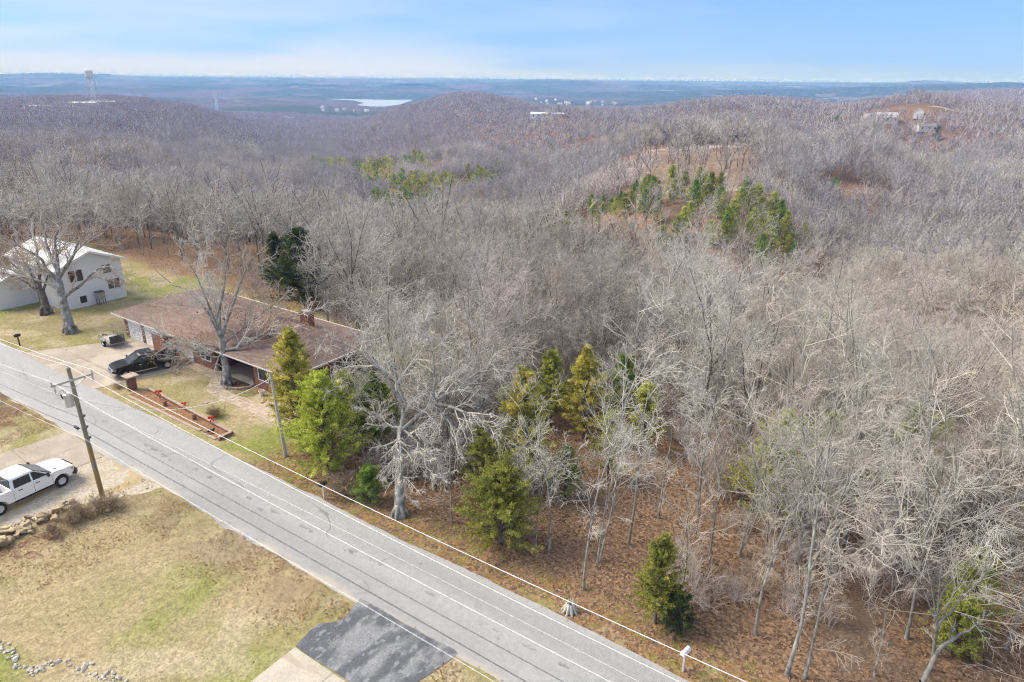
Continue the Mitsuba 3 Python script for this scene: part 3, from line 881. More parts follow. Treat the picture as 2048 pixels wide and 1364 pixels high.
# ------------------------------------------------------------------ cedars
def cedar(seed, H, R, n_branch, n_spray, faces, size, top=0.02, skirt=0.10, lobes=5, broad=0.75):
    rng = np.random.default_rng(seed)
    t = rng.uniform(skirt, 1.0, n_branch) ** 0.9
    az = rng.uniform(0, 2 * np.pi, n_branch)
    ph = rng.uniform(0, 6.28, 4)
    prof = np.minimum(1.0, (1 - t) / (1 - 0.30)) ** broad * np.clip((t - skirt) / 0.10 + 0.62, 0, 1)
    lob = 1 + 0.26 * np.sin(az * lobes + t * 9 + ph[0]) + 0.20 * np.sin(az * 2 - t * 15 + ph[1]) + 0.10 * np.sin(t * 31 + ph[2])
    L = R * prof * lob * rng.uniform(0.62, 1.08, n_branch) + top * H * 0.5
    up = rng.uniform(0.15, 0.6, n_branch) + 0.7 * t
    d = unit(np.column_stack([np.cos(az), np.sin(az), up]))
    s = np.column_stack([rng.normal(0, 0.05, n_branch), rng.normal(0, 0.05, n_branch), t * H * 0.96])
    pb, qb = grow(rng, s, d, L, np.full(n_branch, 0.022), np.full(n_branch, 0.008), 4, 0.12, -0.03)
    idx = np.repeat(np.arange(n_branch), n_spray)
    u = (1.04 - 0.62 * rng.uniform(0, 1, len(idx)) ** 1.5) * 3
    i = np.clip(u.astype(int), 0, 2); f = (u - i)[:, None]
    p = pb[idx, i] * (1 - f) + pb[idx, i + 1] * f + rng.normal(0, 0.045 * size / 0.22, (len(idx), 3)) * R / 1.6
    dirs = unit(pb[idx, i + 1] - pb[idx, i] + rng.normal(0, 0.55, (len(idx), 3)) + np.array([0, 0, 0.35]))
    p = np.repeat(p, faces, 0); dirs = unit(np.repeat(dirs, faces, 0) + rng.normal(0, 0.5, (len(p), 3)))
    ln = size * rng.uniform(0.6, 1.3, len(p))[:, None]
    side = unit(np.cross(dirs, rng.normal(0, 1, dirs.shape))) * ln * 0.15
    e = p + dirs * ln
    m = p + dirs * ln * 0.45
    v = np.stack([p, m + side, e, m - side], 1).reshape(-1, 3)
    k = np.arange(len(p))[:, None] * 4
    crown = trimesh.Trimesh(v, np.vstack([k + [0, 1, 2], k + [0, 2, 3]]), process=False)
    tp = np.array([[0, 0, -1.2], [0, 0, H * 0.3], [0.03, 0, H * 0.62], [0, 0, H * 0.97]])
    trunk = tube_mesh([(tp[None], np.array([[0.16, 0.12, 0.07, 0.015]]) * H / 9, 8), (pb, qb, 3)])
    return trunk, crown


def needles(a, b, c):
    def fn(p, n, uv):
        k = fbm(p.x * 1.3, p.y * 1.3, p.z * 1.3, 3)
        col = mix(a, b, smoothstep(0.32, 0.66, k))
        col = mix(col, c, smoothstep(0.6, 0.72, noise(p.x * 2.3 + 9.0, p.y * 2.3, p.z * 2.3)) * 0.6)
        return col * (0.75 + 0.5 * noise(p.x * 9.0, p.y * 9.0, p.z * 9.0))
    return fn


def green(a, b, c):
    return {'type': 'principledthin', 'base_color': proc(needles(a, b, c)), 'roughness': 0.9, 'diff_trans': 0.7}


scene['cedar_bright'] = green((0.333, 0.422, 0.077), (0.602, 0.666, 0.134), (0.717, 0.704, 0.192))
scene['cedar_gold'] = green((0.338, 0.346, 0.081), (0.677, 0.626, 0.169), (0.800, 0.706, 0.236))
scene['cedar_mid'] = green((0.216, 0.240, 0.058), (0.417, 0.430, 0.107), (0.532, 0.494, 0.152))
scene['cedar_olive'] = green((0.300, 0.361, 0.095), (0.572, 0.600, 0.164), (0.751, 0.690, 0.210))
scene['cedar_green'] = green((0.147, 0.246, 0.061), (0.294, 0.417, 0.099), (0.417, 0.492, 0.147))
scene['cedar_dark'] = green((0.065, 0.098, 0.039), (0.117, 0.163, 0.065), (0.169, 0.195, 0.078))
_ced = {'tall': cedar(1, 9.5, 2.3, 340, 44, 3, 0.175, broad=0.6), 'wide': cedar(2, 8.0, 2.9, 400, 44, 3, 0.175, skirt=0.02, broad=0.6), 'low': cedar(3, 5.2, 2.6, 330, 42, 3, 0.165, skirt=0.0, broad=0.5, top=0.05),
        'spire': cedar(4, 9.0, 2.6, 390, 42, 3, 0.17, skirt=0.06, broad=1.0), 'loose': cedar(5, 7.0, 2.1, 190, 26, 3, 0.18, skirt=0.12, broad=0.6), 'bush': cedar(6, 2.6, 1.1, 200, 16, 3, 0.15, skirt=0.0, broad=0.45, top=0.05)}
_cedp = {}
for px, py, kind, s, rot, mat, lab in (
        (602, 885, 'tall', 1.02, 0, 'cedar_gold', 'dark gold green cedar in front of the right end of the brick house'),
        (655, 940, 'wide', 0.98, 40, 'cedar_bright', 'bright yellow green cedar, the largest beside the front lawn'),
        (752, 900, 'wide', 0.80, 120, 'cedar_green', 'dull green cedar just behind the left side of the sycamore'),
        (702, 885, 'loose', 0.9, 75, 'cedar_olive', 'olive cedar filling the gap right of the bright cedar'),
        (740, 1003, 'bush', 1.0, 10, 'cedar_green', 'small glossy green bush at the verge behind the black mailbox'),
        (1046, 985, 'tall', 1.0, 200, 'cedar_gold', 'tall golden cedar right of the sycamore'),
        (1166, 878, 'spire', 0.92, 60, 'cedar_gold', 'pyramid shaped golden cedar, highest in the middle of the woods'),
        (1000, 1088, 'low', 1.0, 30, 'cedar_mid', 'low wide yellow green cedar near the road'),
        (962, 985, 'loose', 0.8, 300, 'cedar_olive', 'thin olive cedar between the sycamore and the low wide cedar'),
        (1310, 1246, 'tall', 0.60, 100, 'cedar_mid', 'small slim green cedar at the roadside left of the white mailbox'),
        (1350, 1262, 'bush', 0.9, 150, 'cedar_dark', 'dark low evergreen at the foot of the slim roadside cedar'),
        (1552, 1048, 'wide', 1.0, 220, 'cedar_olive', 'broad green cedar seen through pale branches right of centre'),
        (1640, 1010, 'loose', 1.0, 20, 'cedar_olive', 'olive cedar right of the broad green one among pale trunks'),
        (1792, 1000, 'spire', 0.85, 310, 'cedar_green', 'dark green cedar under the wide fan shaped tree'),
        (1845, 985, 'loose', 0.95, 50, 'cedar_olive', 'thin olive cedar next to the dark one on the right'),
        (1925, 1262, 'loose', 0.75, 10, 'cedar_olive', 'sparse yellow green cedar low near the right edge'),
        (1900, 1300, 'bush', 1.2, 70, 'cedar_olive', 'small olive evergreen under the sparse cedar near the right edge'),
        (1285, 905, 'loose', 0.85, 140, 'cedar_olive', 'faint green cedar behind trunks right of the pyramid cedar'),
        (1240, 845, 'loose', 0.9, 250, 'cedar_green', 'half hidden green cedar a little right of and behind the pyramid cedar'),
        (1100, 850, 'tall', 0.72, 95, 'cedar_olive', 'olive cedar between the tall golden one and the pyramid'),
        (1215, 960, 'loose', 0.8, 330, 'cedar_olive', 'pale olive cedar in front of the pyramid cedar'),
        (1130, 1000, 'loose', 0.62, 210, 'cedar_green', 'small green cedar behind the two thin white trunks'),
        (610, 612, 'wide', 1.25, 0, 'cedar_dark', 'dark cedar rising behind the ridge of the brick house'),
        (560, 592, 'tall', 0.9, 160, 'cedar_dark', 'narrow dark cedar left of the one behind the brick house')):
    q = gp(px, py)
    z = float(height(q[0], q[1])[0])
    if z < -0.8:  # where the ground falls away, the same line of sight meets it farther off
        for _ in range(6):
            q = gp(px, py, z); z = float(height(q[0], q[1])[0])
    KEEP_CLEAR.append((q[0], q[1], 2.4 if kind != 'bush' else 1.4))
    if any(w in lab for w in ('golden', 'pyramid', 'slim green', 'low wide')):  # no tree stands right before these
        for t_ in (0.93, 0.86, 0.80):
            KEEP_CLEAR.append((q[0] * t_, q[1] * t_, 4.2 if 'tall' in lab or 'pyramid' in lab else 2.4))
    key = thing('evergreen_bush' if kind == 'bush' else 'cedar', lab, 'bush' if kind == 'bush' else 'tree')
    if (kind, mat) not in _cedp:
        _cedp[kind, mat] = (mikit.ply(_ced[kind][0], 'bark_dark', True), mikit.ply(_ced[kind][1], mat))
    for part, shp in zip(('trunk', 'crown'), _cedp[kind, mat]):
        add(part, None, None, key, shape=shp, to_world=place(q[0], q[1], z, rot, s))

# cedars of the hollow and the hillsides, each a tree of its own
_small = [cedar(20 + k, 9.0, 2.3 + 0.3 * (k % 2), 130, 9, 2, 0.52, skirt=0.03, broad=(0.6, 0.85, 0.7)[k]) for k in range(3)]
_tiny = [cedar(30 + k, 9.0, 2.5, 50, 7, 1, 1.15, skirt=0.03, broad=(0.6, 0.85)[k]) for k in range(2)]
for k in range(3):
    for mat in ('cedar_mid', 'cedar_olive', 'cedar_green'):
        scene[f'small_cedar_{k}_{mat}'] = {'type': 'shapegroup', 'trunk': mikit.ply(_small[k][0], 'bark_dark', False), 'crown': mikit.ply(_small[k][1], mat)}
for k in range(2):
    for mat in ('cedar_mid', 'cedar_olive', 'cedar_green', 'cedar_dark'):
        scene[f'tiny_cedar_{k}_{mat}'] = {'type': 'shapegroup', 'trunk': mikit.ply(_tiny[k][0], 'bark_dark', False), 'crown': mikit.ply(_tiny[k][1], mat)}
_cg = np.random.default_rng(77)


def cedar_belt(px0, py0, px1, py1, r0, r1, count, width, group, label, near, smin=0.6, smax=1.1):
    made = []
    for i in range(count):
        t = (i + _cg.uniform(0.1, 0.9)) / count
        r = (r0 * (1 - t) + r1 * t) * (1 + _cg.uniform(-width, width))
        q = at_dist(px0 * (1 - t) + px1 * t, py0 * (1 - t) + py1 * t, r)
        z = float(height(q[0], q[1])[0])
        key = numbered('cedar')
        made.append((q[0] / q[1], key))
        mat = ('cedar_mid', 'cedar_olive', 'cedar_green')[int(_cg.integers(0, 3))]
        g = f'small_cedar_{int(_cg.integers(0, 3))}_{mat}' if near else f'tiny_cedar_{int(_cg.integers(0, 2))}_{mat}'
        scene[key] = {'type': 'instance', 'group': {'type': 'ref', 'id': g}, 'to_world': place(q[0], q[1], z, _cg.uniform(0, 360), _cg.uniform(smin, smax))}
        KEEP_CLEAR.append((q[0], q[1], 2.6))
    for k, (_, key) in enumerate(sorted(made)):
        labels[key] = {'label': f'{nth(k + 1)} {label}', 'category': 'tree', 'group': group}


cedar_belt(1280, 455, 1610, 475, 203, 196, 44, 0.11, 'cedars of the hollow', 'cedar from the left in the dense belt below the brown hill', True, 0.75, 1.15)
cedar_belt(1060, 410, 1290, 430, 238, 222, 24, 0.07, 'cedars left of the hollow', 'cedar from the left in the loose row left of the dense belt', True, 0.55, 0.95)
cedar_belt(1630, 500, 1690, 500, 152, 150, 4, 0.03, 'cedars at the hollow end', 'cedar from the left in the bright clump right of the dense belt', True, 0.8, 1.15)
cedar_belt(735, 345, 870, 335, 372, 395, 40, 0.05, 'cedars on the spur', 'cedar from the left in the nearest green strip of the middle valley', False, 0.7, 1.2)
cedar_belt(720, 318, 1010, 312, 455, 430, 64, 0.06, 'cedars in the valley', 'cedar from the left in the long second strip across the middle valley', False, 0.7, 1.25)
cedar_belt(620, 297, 860, 290, 560, 540, 44, 0.08, 'cedars up the valley', 'cedar from the left in the farthest green strip of the middle valley', False, 0.8, 1.3)
cedar_belt(800, 265, 1230, 235, 760, 720, 22, 0.25, 'cedars on the middle hill', 'cedar from the left of those dotted over the middle hill', False, 0.8, 1.3)
for px, py, r, s, lab in ((1505, 320, 400, 0.8, 'lone green cedar in the clearing on the brown hill'), (1672, 355, 300, 0.9, 'olive cedar beside a pale trunk right of the clearing'), (1620, 325, 380, 0.8, 'small cedar below the grey yard on the hill'),
                          (1272, 385, 275, 0.6, 'small grey green cedar on the orange bank'), (1780, 530, 130, 0.6, 'small golden cedar alone on the right slope'), (1882, 515, 145, 0.6, 'thin green cedar farther right on the slope'), (795, 388, 190, 0.7, 'single green cedar at the near end of the middle valley'),
                          (1678, 215, 720, 1.5, 'large bright green pine on the hilltop left of the houses'), (1885, 224, 700, 1.3, 'dark conifer on the hilltop right of the houses'), (1335, 222, 800, 1.2, 'dark conifer on the left end of the hilltop')):
    q = at_dist(px, py, r)
    z = float(height(q[0], q[1])[0])
    key = thing('cedar', lab, 'tree')
    near = r < 320
    scene[key] = {'type': 'instance', 'group': {'type': 'ref', 'id': f'small_cedar_{len(lab) % 3}_' + ('cedar_dark' if 'dark' in lab else 'cedar_green') if 'dark' not in lab else 'tiny_cedar_0_cedar_dark'}, 'to_world': place(q[0], q[1], z, 40, s)}
    KEEP_CLEAR.append((q[0], q[1], 2.4))
# ------------------------------------------------------------------ road and drives
def road_colour(p, n, uv):
    o, a = p.x * NX + p.y * NY, p.x * DX + p.y * DY
    c = mix((0.31, 0.314, 0.325), (0.365, 0.367, 0.375), smoothstep(0.3, 0.7, fbm(o * 0.7, a * 0.09, 1.0, 3)))
    wheel = smoothstep(0.55, 0.15, dr.abs(dr.abs(dr.abs(o - 22.7) - 1.35) - 0.72))
    c = mix(c, (0.335, 0.337, 0.347), wheel * 0.5)
    c = c * (0.86 + 0.28 * noise(p.x * 23.0, p.y * 23.0, 0.0)) * (0.94 + 0.12 * noise(p.x * 5.0, p.y * 5.0, 2.0))
    # tar patches along the worn middle and thin sealed cracks
    t = fbm(o * 2.2, a * 1.1, 4.0, 4)
    mid = smoothstep(0.5, 0.05, dr.abs(o - 22.55 - 0.5 * (noise(a * 0.12, 0.0, 5.0) - 0.5)))
    c = mix(c, (0.17, 0.17, 0.18), smoothstep(0.64, 0.72, t) * mid * 0.8)
    crack = dr.abs(noise(o * 0.8 + 3.0 * noise(a * 0.05, 2.0, 1.0), a * 0.22, 9.0) - 0.5)
    c = mix(c, (0.20, 0.20, 0.21), smoothstep(0.014, 0.004, crack) * smoothstep(0.46, 0.56, noise(o * 0.25, a * 0.11, 14.0)) * 0.8)
    sand = smoothstep(0.8, 0.1, o - 19.95) * smoothstep(0.3, 0.62, fbm(a * 0.6, o * 1.4, 8.0, 3))
    return mix(c, (0.50, 0.45, 0.38), sand * 0.7)


def road_relief(p, n, uv):
    return 0.006 * noise(p.x * 31.0, p.y * 31.0, 0.0)


scene['old_asphalt'] = {'type': 'bumpmap', 'relief': proc(road_relief, 0.01), 'bsdf': principled(proc(road_colour), 0.85, 0.0, 0.25), 'scale': 1.0}


def edge_line(o, a0, a1, amp, seed, step=0.7):
    import meshkit
    a = np.arange(a0, a1, step)
    w = (meshkit.fbm(np.column_stack([a / 2.4, a * 0, a * 0 + seed]), 4, seed) - 0.5) * 2 * amp
    return np.array([W(o + q, s)[:2] for s, q in zip(a, w)])


near_edge = edge_line(19.95, -70, 400, 0.38, 4)
far_edge = edge_line(25.45, -70, 400, 0.22, 9)
ROAD = Polygon(np.vstack([near_edge, far_edge[::-1]]))
tag(add('road', sheet(ROAD, 0.022), 'old_asphalt'), 'pale grey two lane country road running along the woods', kind='structure')

def seal_colour(p, n, uv):
    o, a = p.x * NX + p.y * NY, p.x * DX + p.y * DY
    k = fbm(o * 0.55 + 2.0, a * 1.3, 3.0, 4)
    s = fbm(o * 3.2, a * 4.6, 6.0, 3)
    c = mix((0.105, 0.115, 0.135), (0.235, 0.245, 0.265), smoothstep(0.32, 0.66, k))
    c = mix(c, (0.30, 0.31, 0.325), smoothstep(0.55, 0.75, s) * 0.6)
    return c * (0.8 + 0.4 * noise(p.x * 17.0, p.y * 17.0, 0.0))


def concrete_fn(base, warm, joint_o, joint_a):
    def fn(p, n, uv):
        o, a = p.x * NX + p.y * NY, p.x * DX + p.y * DY
        c = mix(base, warm, smoothstep(0.35, 0.68, fbm(p.x * 0.5, p.y * 0.5, 3.0, 4)))
        c = c * (0.90 + 0.2 * noise(p.x * 13.0, p.y * 13.0, 1.0))
        st = fbm(o * 1.7, a * 0.45, 5.0, 4)
        return mix(c, (0.36, 0.29, 0.21), smoothstep(0.62, 0.78, st) * 0.5)
    return fn


scene['sealed_asphalt'] = principled(proc(seal_colour), 0.75, 0.0, 0.3)
scene['concrete'] = diffuse(proc(concrete_fn((0.47, 0.43, 0.365), (0.53, 0.485, 0.415), 3.0, 3.0)))
scene['old_concrete'] = diffuse(proc(concrete_fn((0.40, 0.35, 0.295), (0.48, 0.43, 0.365), 3.0, 3.0)))

def panels(name, corners, label, bsdf, no, na, z=0.03, gap=0.03, thick=0.1):
    """A drive poured in slabs: each slab a part with its own edges; corners in (o, a), a quad."""
    key = thing(name, label, 'driveway')
    labels[key] = {'label': label, 'kind': 'structure'}
    c = [np.array(q, float) for q in corners]
    for i in range(no):
        for j in range(na):
            def at(u, v):
                return (c[0] * (1 - u) + c[1] * u) * (1 - v) + (c[3] * (1 - u) + c[2] * u) * v
            q = np.array([at(i / no, j / na), at((i + 1) / no, j / na), at((i + 1) / no, (j + 1) / na), at(i / no, (j + 1) / na)])
            m = q.mean(0)
            d = q - m
            q = m + d * (1 - gap / np.linalg.norm(d, axis=1, keepdims=True))
            poly = Polygon([W(*s)[:2] for s in q])
            ms = trimesh.creation.extrude_polygon(poly, thick, engine='earcut')
            ms.apply_translation([0, 0, z - thick + 0.004 * ((i * 7 + j * 3) % 3)])
            add('slab', ms, bsdf, key)
    return key


apron = ragged([W(20.25, 23.9)[:2], W(20.35, 17.0)[:2], W(17.3, 17.6)[:2], W(15.95, 18.6)[:2], W(15.95, 24.05)[:2], W(17.6, 24.3)[:2], W(18.6, 23.5)[:2]], 0.12, 0.35, 3)
tag(add('driveway_apron', sheet(Polygon(apron), 0.034), 'sealed_asphalt'), 'dark worn asphalt apron joining the pale slab to the road', kind='structure')
panels('driveway_slab', [(6.0, 18.4), (15.9, 18.4), (15.9, 24.05), (6.0, 24.05)], 'smooth cream concrete driveway slab at the bottom edge beside the dark apron', 'concrete', 2, 2, 0.05)
panels('concrete_driveway', [(8.0, 50.6), (19.7, 51.0), (20.2, 57.2), (8.0, 58.6)], 'weathered tan concrete driveway beyond the white pickup', 'old_concrete', 3, 2, 0.03)
labels['gravel_pad'] = {}
def gravel_colour(p, n, uv):
    d1, d2, w = voronoi(p.x * 9.0, p.y * 9.0)
    c = mix((0.40, 0.345, 0.275), (0.58, 0.53, 0.46), w)
    k = fbm(p.x * 0.7, p.y * 0.7, 3.0, 4)
    c = mix(c, (0.47, 0.36, 0.19), smoothstep(0.5, 0.68, k) * 0.8)
    return mix(c, (0.42, 0.36, 0.24), smoothstep(0.55, 0.7, fbm(p.x * 1.9, p.y * 1.9, 8.0, 3)) * 0.7)
scene['gravel'] = diffuse(proc(gravel_colour))
pad = ragged([W(8, 47.3)[:2], W(15.5, 46.0)[:2], W(18.2, 44.2)[:2], W(20.15, 43.2)[:2], W(20.2, 51.2)[:2], W(8, 50.8)[:2]], 0.45, 0.5, 8)
del labels['gravel_pad']
tag(add('gravel_pad', sheet(Polygon(pad), 0.012), 'gravel'), 'thin gravel and straw coloured grit under the white pickup', kind='structure')
# the drive of the brick house, in slabs, and the walk that leaves it
panels('house_driveway', [(25.2, 64.0), (33.6, 61.2), (34.6, 73.6), (25.2, 79.2)], 'broad beige concrete driveway in front of the garage of the brick house', 'old_concrete', 3, 3, 0.034)
panels('neighbour_driveway', [(33.0, 98.0), (40.0, 98.0), (40.0, 106.0), (33.0, 106.0)], 'pale concrete parking pad left of the white house', 'concrete', 2, 2, 0.03)

# ------------------------------------------------------------------ paver walk and patio of the brick house
scene['paver'] = diffuse(proc(lambda p, n, uv: mix((0.42, 0.345, 0.27), (0.56, 0.48, 0.39), cell_rand(dr.floor(p.x * 3.3), dr.floor(p.y * 3.3), 2)) * (0.88 + 0.24 * noise(p.x * 15.0, p.y * 15.0, 0.0))))
scene['edging_brick'] = diffuse(proc(lambda p, n, uv: mix((0.30, 0.215, 0.165), (0.47, 0.385, 0.31), fbm(p.x * 2.1, p.y * 2.1, 1.0, 3)) * (0.85 + 0.3 * noise(p.x * 19.0, p.y * 19.0, 0.0))))
scene['mulch'] = diffuse(proc(lambda p, n, uv: mix((0.075, 0.05, 0.035), (0.19, 0.125, 0.085), voronoi(p.x * 9.0, p.y * 7.0)[2])))
scene['bed_soil'] = diffuse(proc(lambda p, n, uv: mix((0.20, 0.105, 0.06), (0.33, 0.205, 0.125), voronoi(p.x * 7.0, p.y * 7.0)[2])))
walk_px = [(352, 712), (385, 727), (417, 745), (440, 752), (436, 765), (428, 775), (437, 786), (457, 796), (480, 803), (505, 815), (530, 827), (555, 838), (575, 842)]
walk_line = np.array([gp(*q)[:2] for q in walk_px])
wl = LineString(walk_line)
# stones laid across the walk in rows, each a part
walk = tag('paver_walk', 'curved tan paver walk from the drive past the front oak to the patio', kind='structure')
_used['paver_walk'] = 0
ss = np.arange(0.2, wl.length, 0.44)
paver_m = trimesh.creation.box([0.40, 0.34, 0.06])
paver_s = mikit.ply(paver_m, 'paver')
for k, s in enumerate(ss):
    p, q = np.array(wl.interpolate(s).coords[0]), np.array(wl.interpolate(s + 0.1).coords[0])
    t = (q - p) / np.linalg.norm(q - p); nrm = np.array([-t[1], t[0]])
    for j in range(4):
        c = p + nrm * (j - 1.5) * 0.36
        add('paver', None, None, walk, shape=paver_s, to_world=place(c[0], c[1], 0.012 + 0.004 * ((k + j) % 3), math.degrees(math.atan2(t[1], t[0])) + (k * 37 + j * 11) % 5 - 2))
patio = tag('paver_patio', 'small tan paver patio against the brick front wall', kind='structure')
_used['paver_patio'] = 0
for i in range(7):
    for j in range(10):
        o, a = 30.9 + i * 0.40, 44.6 + j * 0.44 + (i % 2) * 0.2
        c = W(o, a)
        add('paver', None, None, patio, shape=paver_s, to_world=place(c[0], c[1], 0.014 + 0.004 * ((i * 3 + j) % 3), ROAD_ANGLE + (i * 5 + j * 7) % 3 - 1))


def bed(name, px, label, bsdf, z, edging=None):
    pts = np.array([gp(*q)[:2] for q in px])
    poly = Polygon(pts).buffer(0.3).buffer(-0.3)
    key = tag(add(name, sheet(poly, z), bsdf), label, kind='structure')
    if edging:
        ring = LineString(np.array(poly.exterior.coords))
        brick = mikit.ply(trimesh.creation.box([0.30, 0.17, 0.26]), edging)
        for s in np.arange(0, ring.length, 0.325):
            p, q = np.array(ring.interpolate(s).coords[0]), np.array(ring.interpolate(s + 0.1).coords[0])
            t = q - p
            add('brick', None, None, key, shape=brick, to_world=place(p[0], p[1], 0.10, math.degrees(math.atan2(t[1], t[0]))))
    return key


bed('mulch_bed', [(442, 766), (452, 750), (475, 749), (500, 758), (515, 768), (500, 777), (475, 780), (452, 778)], 'dark mulch bed round the front oak', 'mulch', 0.05, 'edging_brick')
scene['ground_cover'] = diffuse(proc(lambda p, n, uv: mix(mix((0.155, 0.16, 0.06), (0.30, 0.27, 0.125), voronoi(p.x * 6.0, p.y * 6.0)[2]), (0.21, 0.135, 0.085), smoothstep(0.5, 0.65, fbm(p.x * 1.4, p.y * 1.4, 0.0, 3)))))
bed('ivy_bed', [(462, 784), (500, 778), (520, 780), (522, 786), (496, 793), (484, 794)], 'low bed of olive ground cover between the walk and the wall', 'ground_cover', 0.03)
bed('shrub_bed', [(388, 728), (408, 716), (446, 728), (446, 746), (430, 747), (412, 741)], 'brown shrub bed between the walk and the front door', 'ground_cover', 0.03)
bed('corner_bed', [(520, 806), (548, 798), (575, 806), (590, 822), (570, 824), (540, 818)], 'leaf strewn bed at the end of the patio', 'bed_soil', 0.028, None)

# ------------------------------------------------------------------ long planter bed along the road
planter = thing('brick_planter', 'long low brick planter bed beside the road at the front lawn', 'planter')
add('soil', sheet(Polygon([W(26.35, 46.2)[:2], W(27.35, 46.2)[:2], W(28.0, 59.8)[:2], W(26.5, 60.2)[:2]]), 0.07), 'bed_soil', planter)
scene['brick'] = diffuse(proc(lambda p, n, uv: mix((0.19, 0.095, 0.07), (0.31, 0.175, 0.13), cell_rand(dr.floor(p.x * 4.0), dr.floor(p.y * 4.0), dr.floor(p.z * 12.0))) * (0.85 + 0.3 * noise(p.x * 30.0, p.y * 30.0, p.z * 30.0))))
scene['cap_stone'] = diffuse(proc(lambda p, n, uv: mix((0.36, 0.285, 0.225), (0.50, 0.42, 0.345), fbm(p.x * 3.0, p.y * 3.0, 1.0, 3))))
pb = mikit.ply(trimesh.creation.box([0.36, 0.16, 0.115]), 'brick'); pc = mikit.ply(trimesh.creation.box([0.38, 0.24, 0.07]), 'cap_stone')


def brick_run(o0, a0, o1, a1, rows, cap=True):
    p, q = W(o0, a0), W(o1, a1)
    L = np.linalg.norm(q - p); t = (q - p) / L; ang = math.degrees(math.atan2(t[1], t[0]))
    for r_ in range(rows + cap):
        n_ = int(L / 0.385)
        for i in range(n_):
            c = p + t * (0.19 + (i + (0.5 if r_ % 2 else 0.0)) * 0.385)
            add('brick', None, None, planter, shape=pc if r_ == rows else pb, to_world=place(c[0], c[1], 0.07 + 0.122 * r_ - (0.02 if r_ == rows else 0), ang + ((i * 7 + r_ * 5) % 3 - 1) * 0.6))


brick_run(27.4, 46.1, 28.05, 59.9, 2)
brick_run(26.2, 46.1, 27.4, 46.1, 2)
brick_run(26.2, 48.0, 26.2, 46.1, 0)
brick_run(26.35, 59.9, 26.3, 48.6, 0)
for a_ in (50.9, 55.3):
    for k in range(4):
        c = W(27.15, a_)
        add('brick', None, None, planter, shape=pb, to_world=place(c[0], c[1], 0.07 + 0.122 * k, ROAD_ANGLE + 90 * (k % 2)))
pill = thing('brick_pillar', 'squat dark brick gate pillar with pale stone cap at the drive entrance', 'pillar')
for r_ in range(11):
    for i in range(4):
        d = [(0.20, 0.0), (0.0, 0.20), (-0.20, 0.0), (0.0, -0.20)][i]
        c = W(27.3, 61.0)
        e = W(d[0] * 1.35, d[1] * 1.35)
        add('brick', None, None, pill, shape=pb, to_world=place(c[0] + e[0], c[1] + e[1], 0.06 + 0.122 * r_, ROAD_ANGLE + (0 if i % 2 == 0 else 90) + (90 if r_ % 2 else 0)))
core = box(-0.26, 0.26, -0.26, 0.26, 0, 1.33)
add('core', core, 'brick', pill, to_world=place(*W(27.3, 61.0)[:2], 0, ROAD_ANGLE))
add('cap', box(-0.55, 0.55, -0.55, 0.55, 1.36, 1.46), 'cap_stone', pill, to_world=place(*W(27.3, 61.0)[:2], 0, ROAD_ANGLE))
# ------------------------------------------------------------------ materials of built things
scene['shingles'] = diffuse(proc(lambda p, n, uv: mix((0.20, 0.145, 0.125), (0.275, 0.21, 0.185), cell_rand(dr.floor((p.x * DX + p.y * DY) * 3.0 + cell_rand(dr.floor(p.z * 22.0), 1, 2) * 3.0), dr.floor(p.z * 22.0), 4)) * (0.80 + 0.34 * cell_rand(dr.floor((p.x * DX + p.y * DY) * 1.1), dr.floor(p.z * 22.0), 9)) * (0.86 + 0.28 * fbm(p.x * 0.5, p.y * 0.5, 0.0, 3))))
scene['white_paint'] = principled(proc(lambda p, n, uv: mi.Color3f(0.74, 0.745, 0.76) * (0.94 + 0.1 * fbm(p.x * 2.0, p.y * 2.0, p.z * 2.0, 3))), 0.5, 0.0, 0.4)
scene['white_siding'] = diffuse(proc(lambda p, n, uv: mi.Color3f(0.70, 0.725, 0.77) * (0.95 + 0.1 * fbm(p.x * 0.8, p.y * 0.8, p.z * 0.8, 3))))
scene['grey_roof'] = principled(proc(lambda p, n, uv: mix((0.50, 0.51, 0.53), (0.60, 0.61, 0.63), fbm(p.x * 0.6, p.y * 0.6, 0.0, 3))), 0.55, 0.0, 0.4)
scene['window_glass'] = principled((0.035, 0.042, 0.05), 0.06, 0.0, 0.8)
scene['dark_wood'] = diffuse(proc(lambda p, n, uv: mix((0.075, 0.05, 0.038), (0.14, 0.10, 0.075), noise(p.x * 6.0, p.y * 6.0, p.z * 1.5))))
scene['gutter_paint'] = principled((0.50, 0.49, 0.48), 0.5, 0.0, 0.4)
scene['metal_grey'] = principled((0.42, 0.43, 0.45), 0.4, 0.7, 0.5)
scene['metal_dark'] = principled((0.05, 0.05, 0.055), 0.45, 0.3, 0.5)
scene['galvanised'] = principled((0.58, 0.59, 0.62), 0.42, 0.5, 0.5)
scene['rubber'] = principled((0.022, 0.022, 0.023), 0.8, 0.0, 0.3)
scene['chrome'] = principled((0.70, 0.70, 0.72), 0.16, 0.9, 0.6)
scene['car_white'] = principled((0.76, 0.77, 0.79), 0.28, 0.0, 0.5, clearcoat=0.6, clearcoat_gloss=0.9)
scene['car_black'] = principled((0.007, 0.0075, 0.009), 0.3, 0.0, 0.3, clearcoat=0.25, clearcoat_gloss=0.9)
scene['black_plastic'] = principled((0.028, 0.028, 0.03), 0.6, 0.0, 0.4)
scene['bed_liner'] = principled((0.12, 0.13, 0.145), 0.7, 0.0, 0.3)
scene['lamp_lens'] = principled((0.55, 0.56, 0.58), 0.12, 0.0, 0.8)
scene['amber_lens'] = principled((0.45, 0.20, 0.08), 0.2, 0.0, 0.7)
scene['red_lens'] = principled((0.42, 0.02, 0.015), 0.2, 0.0, 0.7)
scene['red_ribbon'] = diffuse((0.62, 0.025, 0.018))
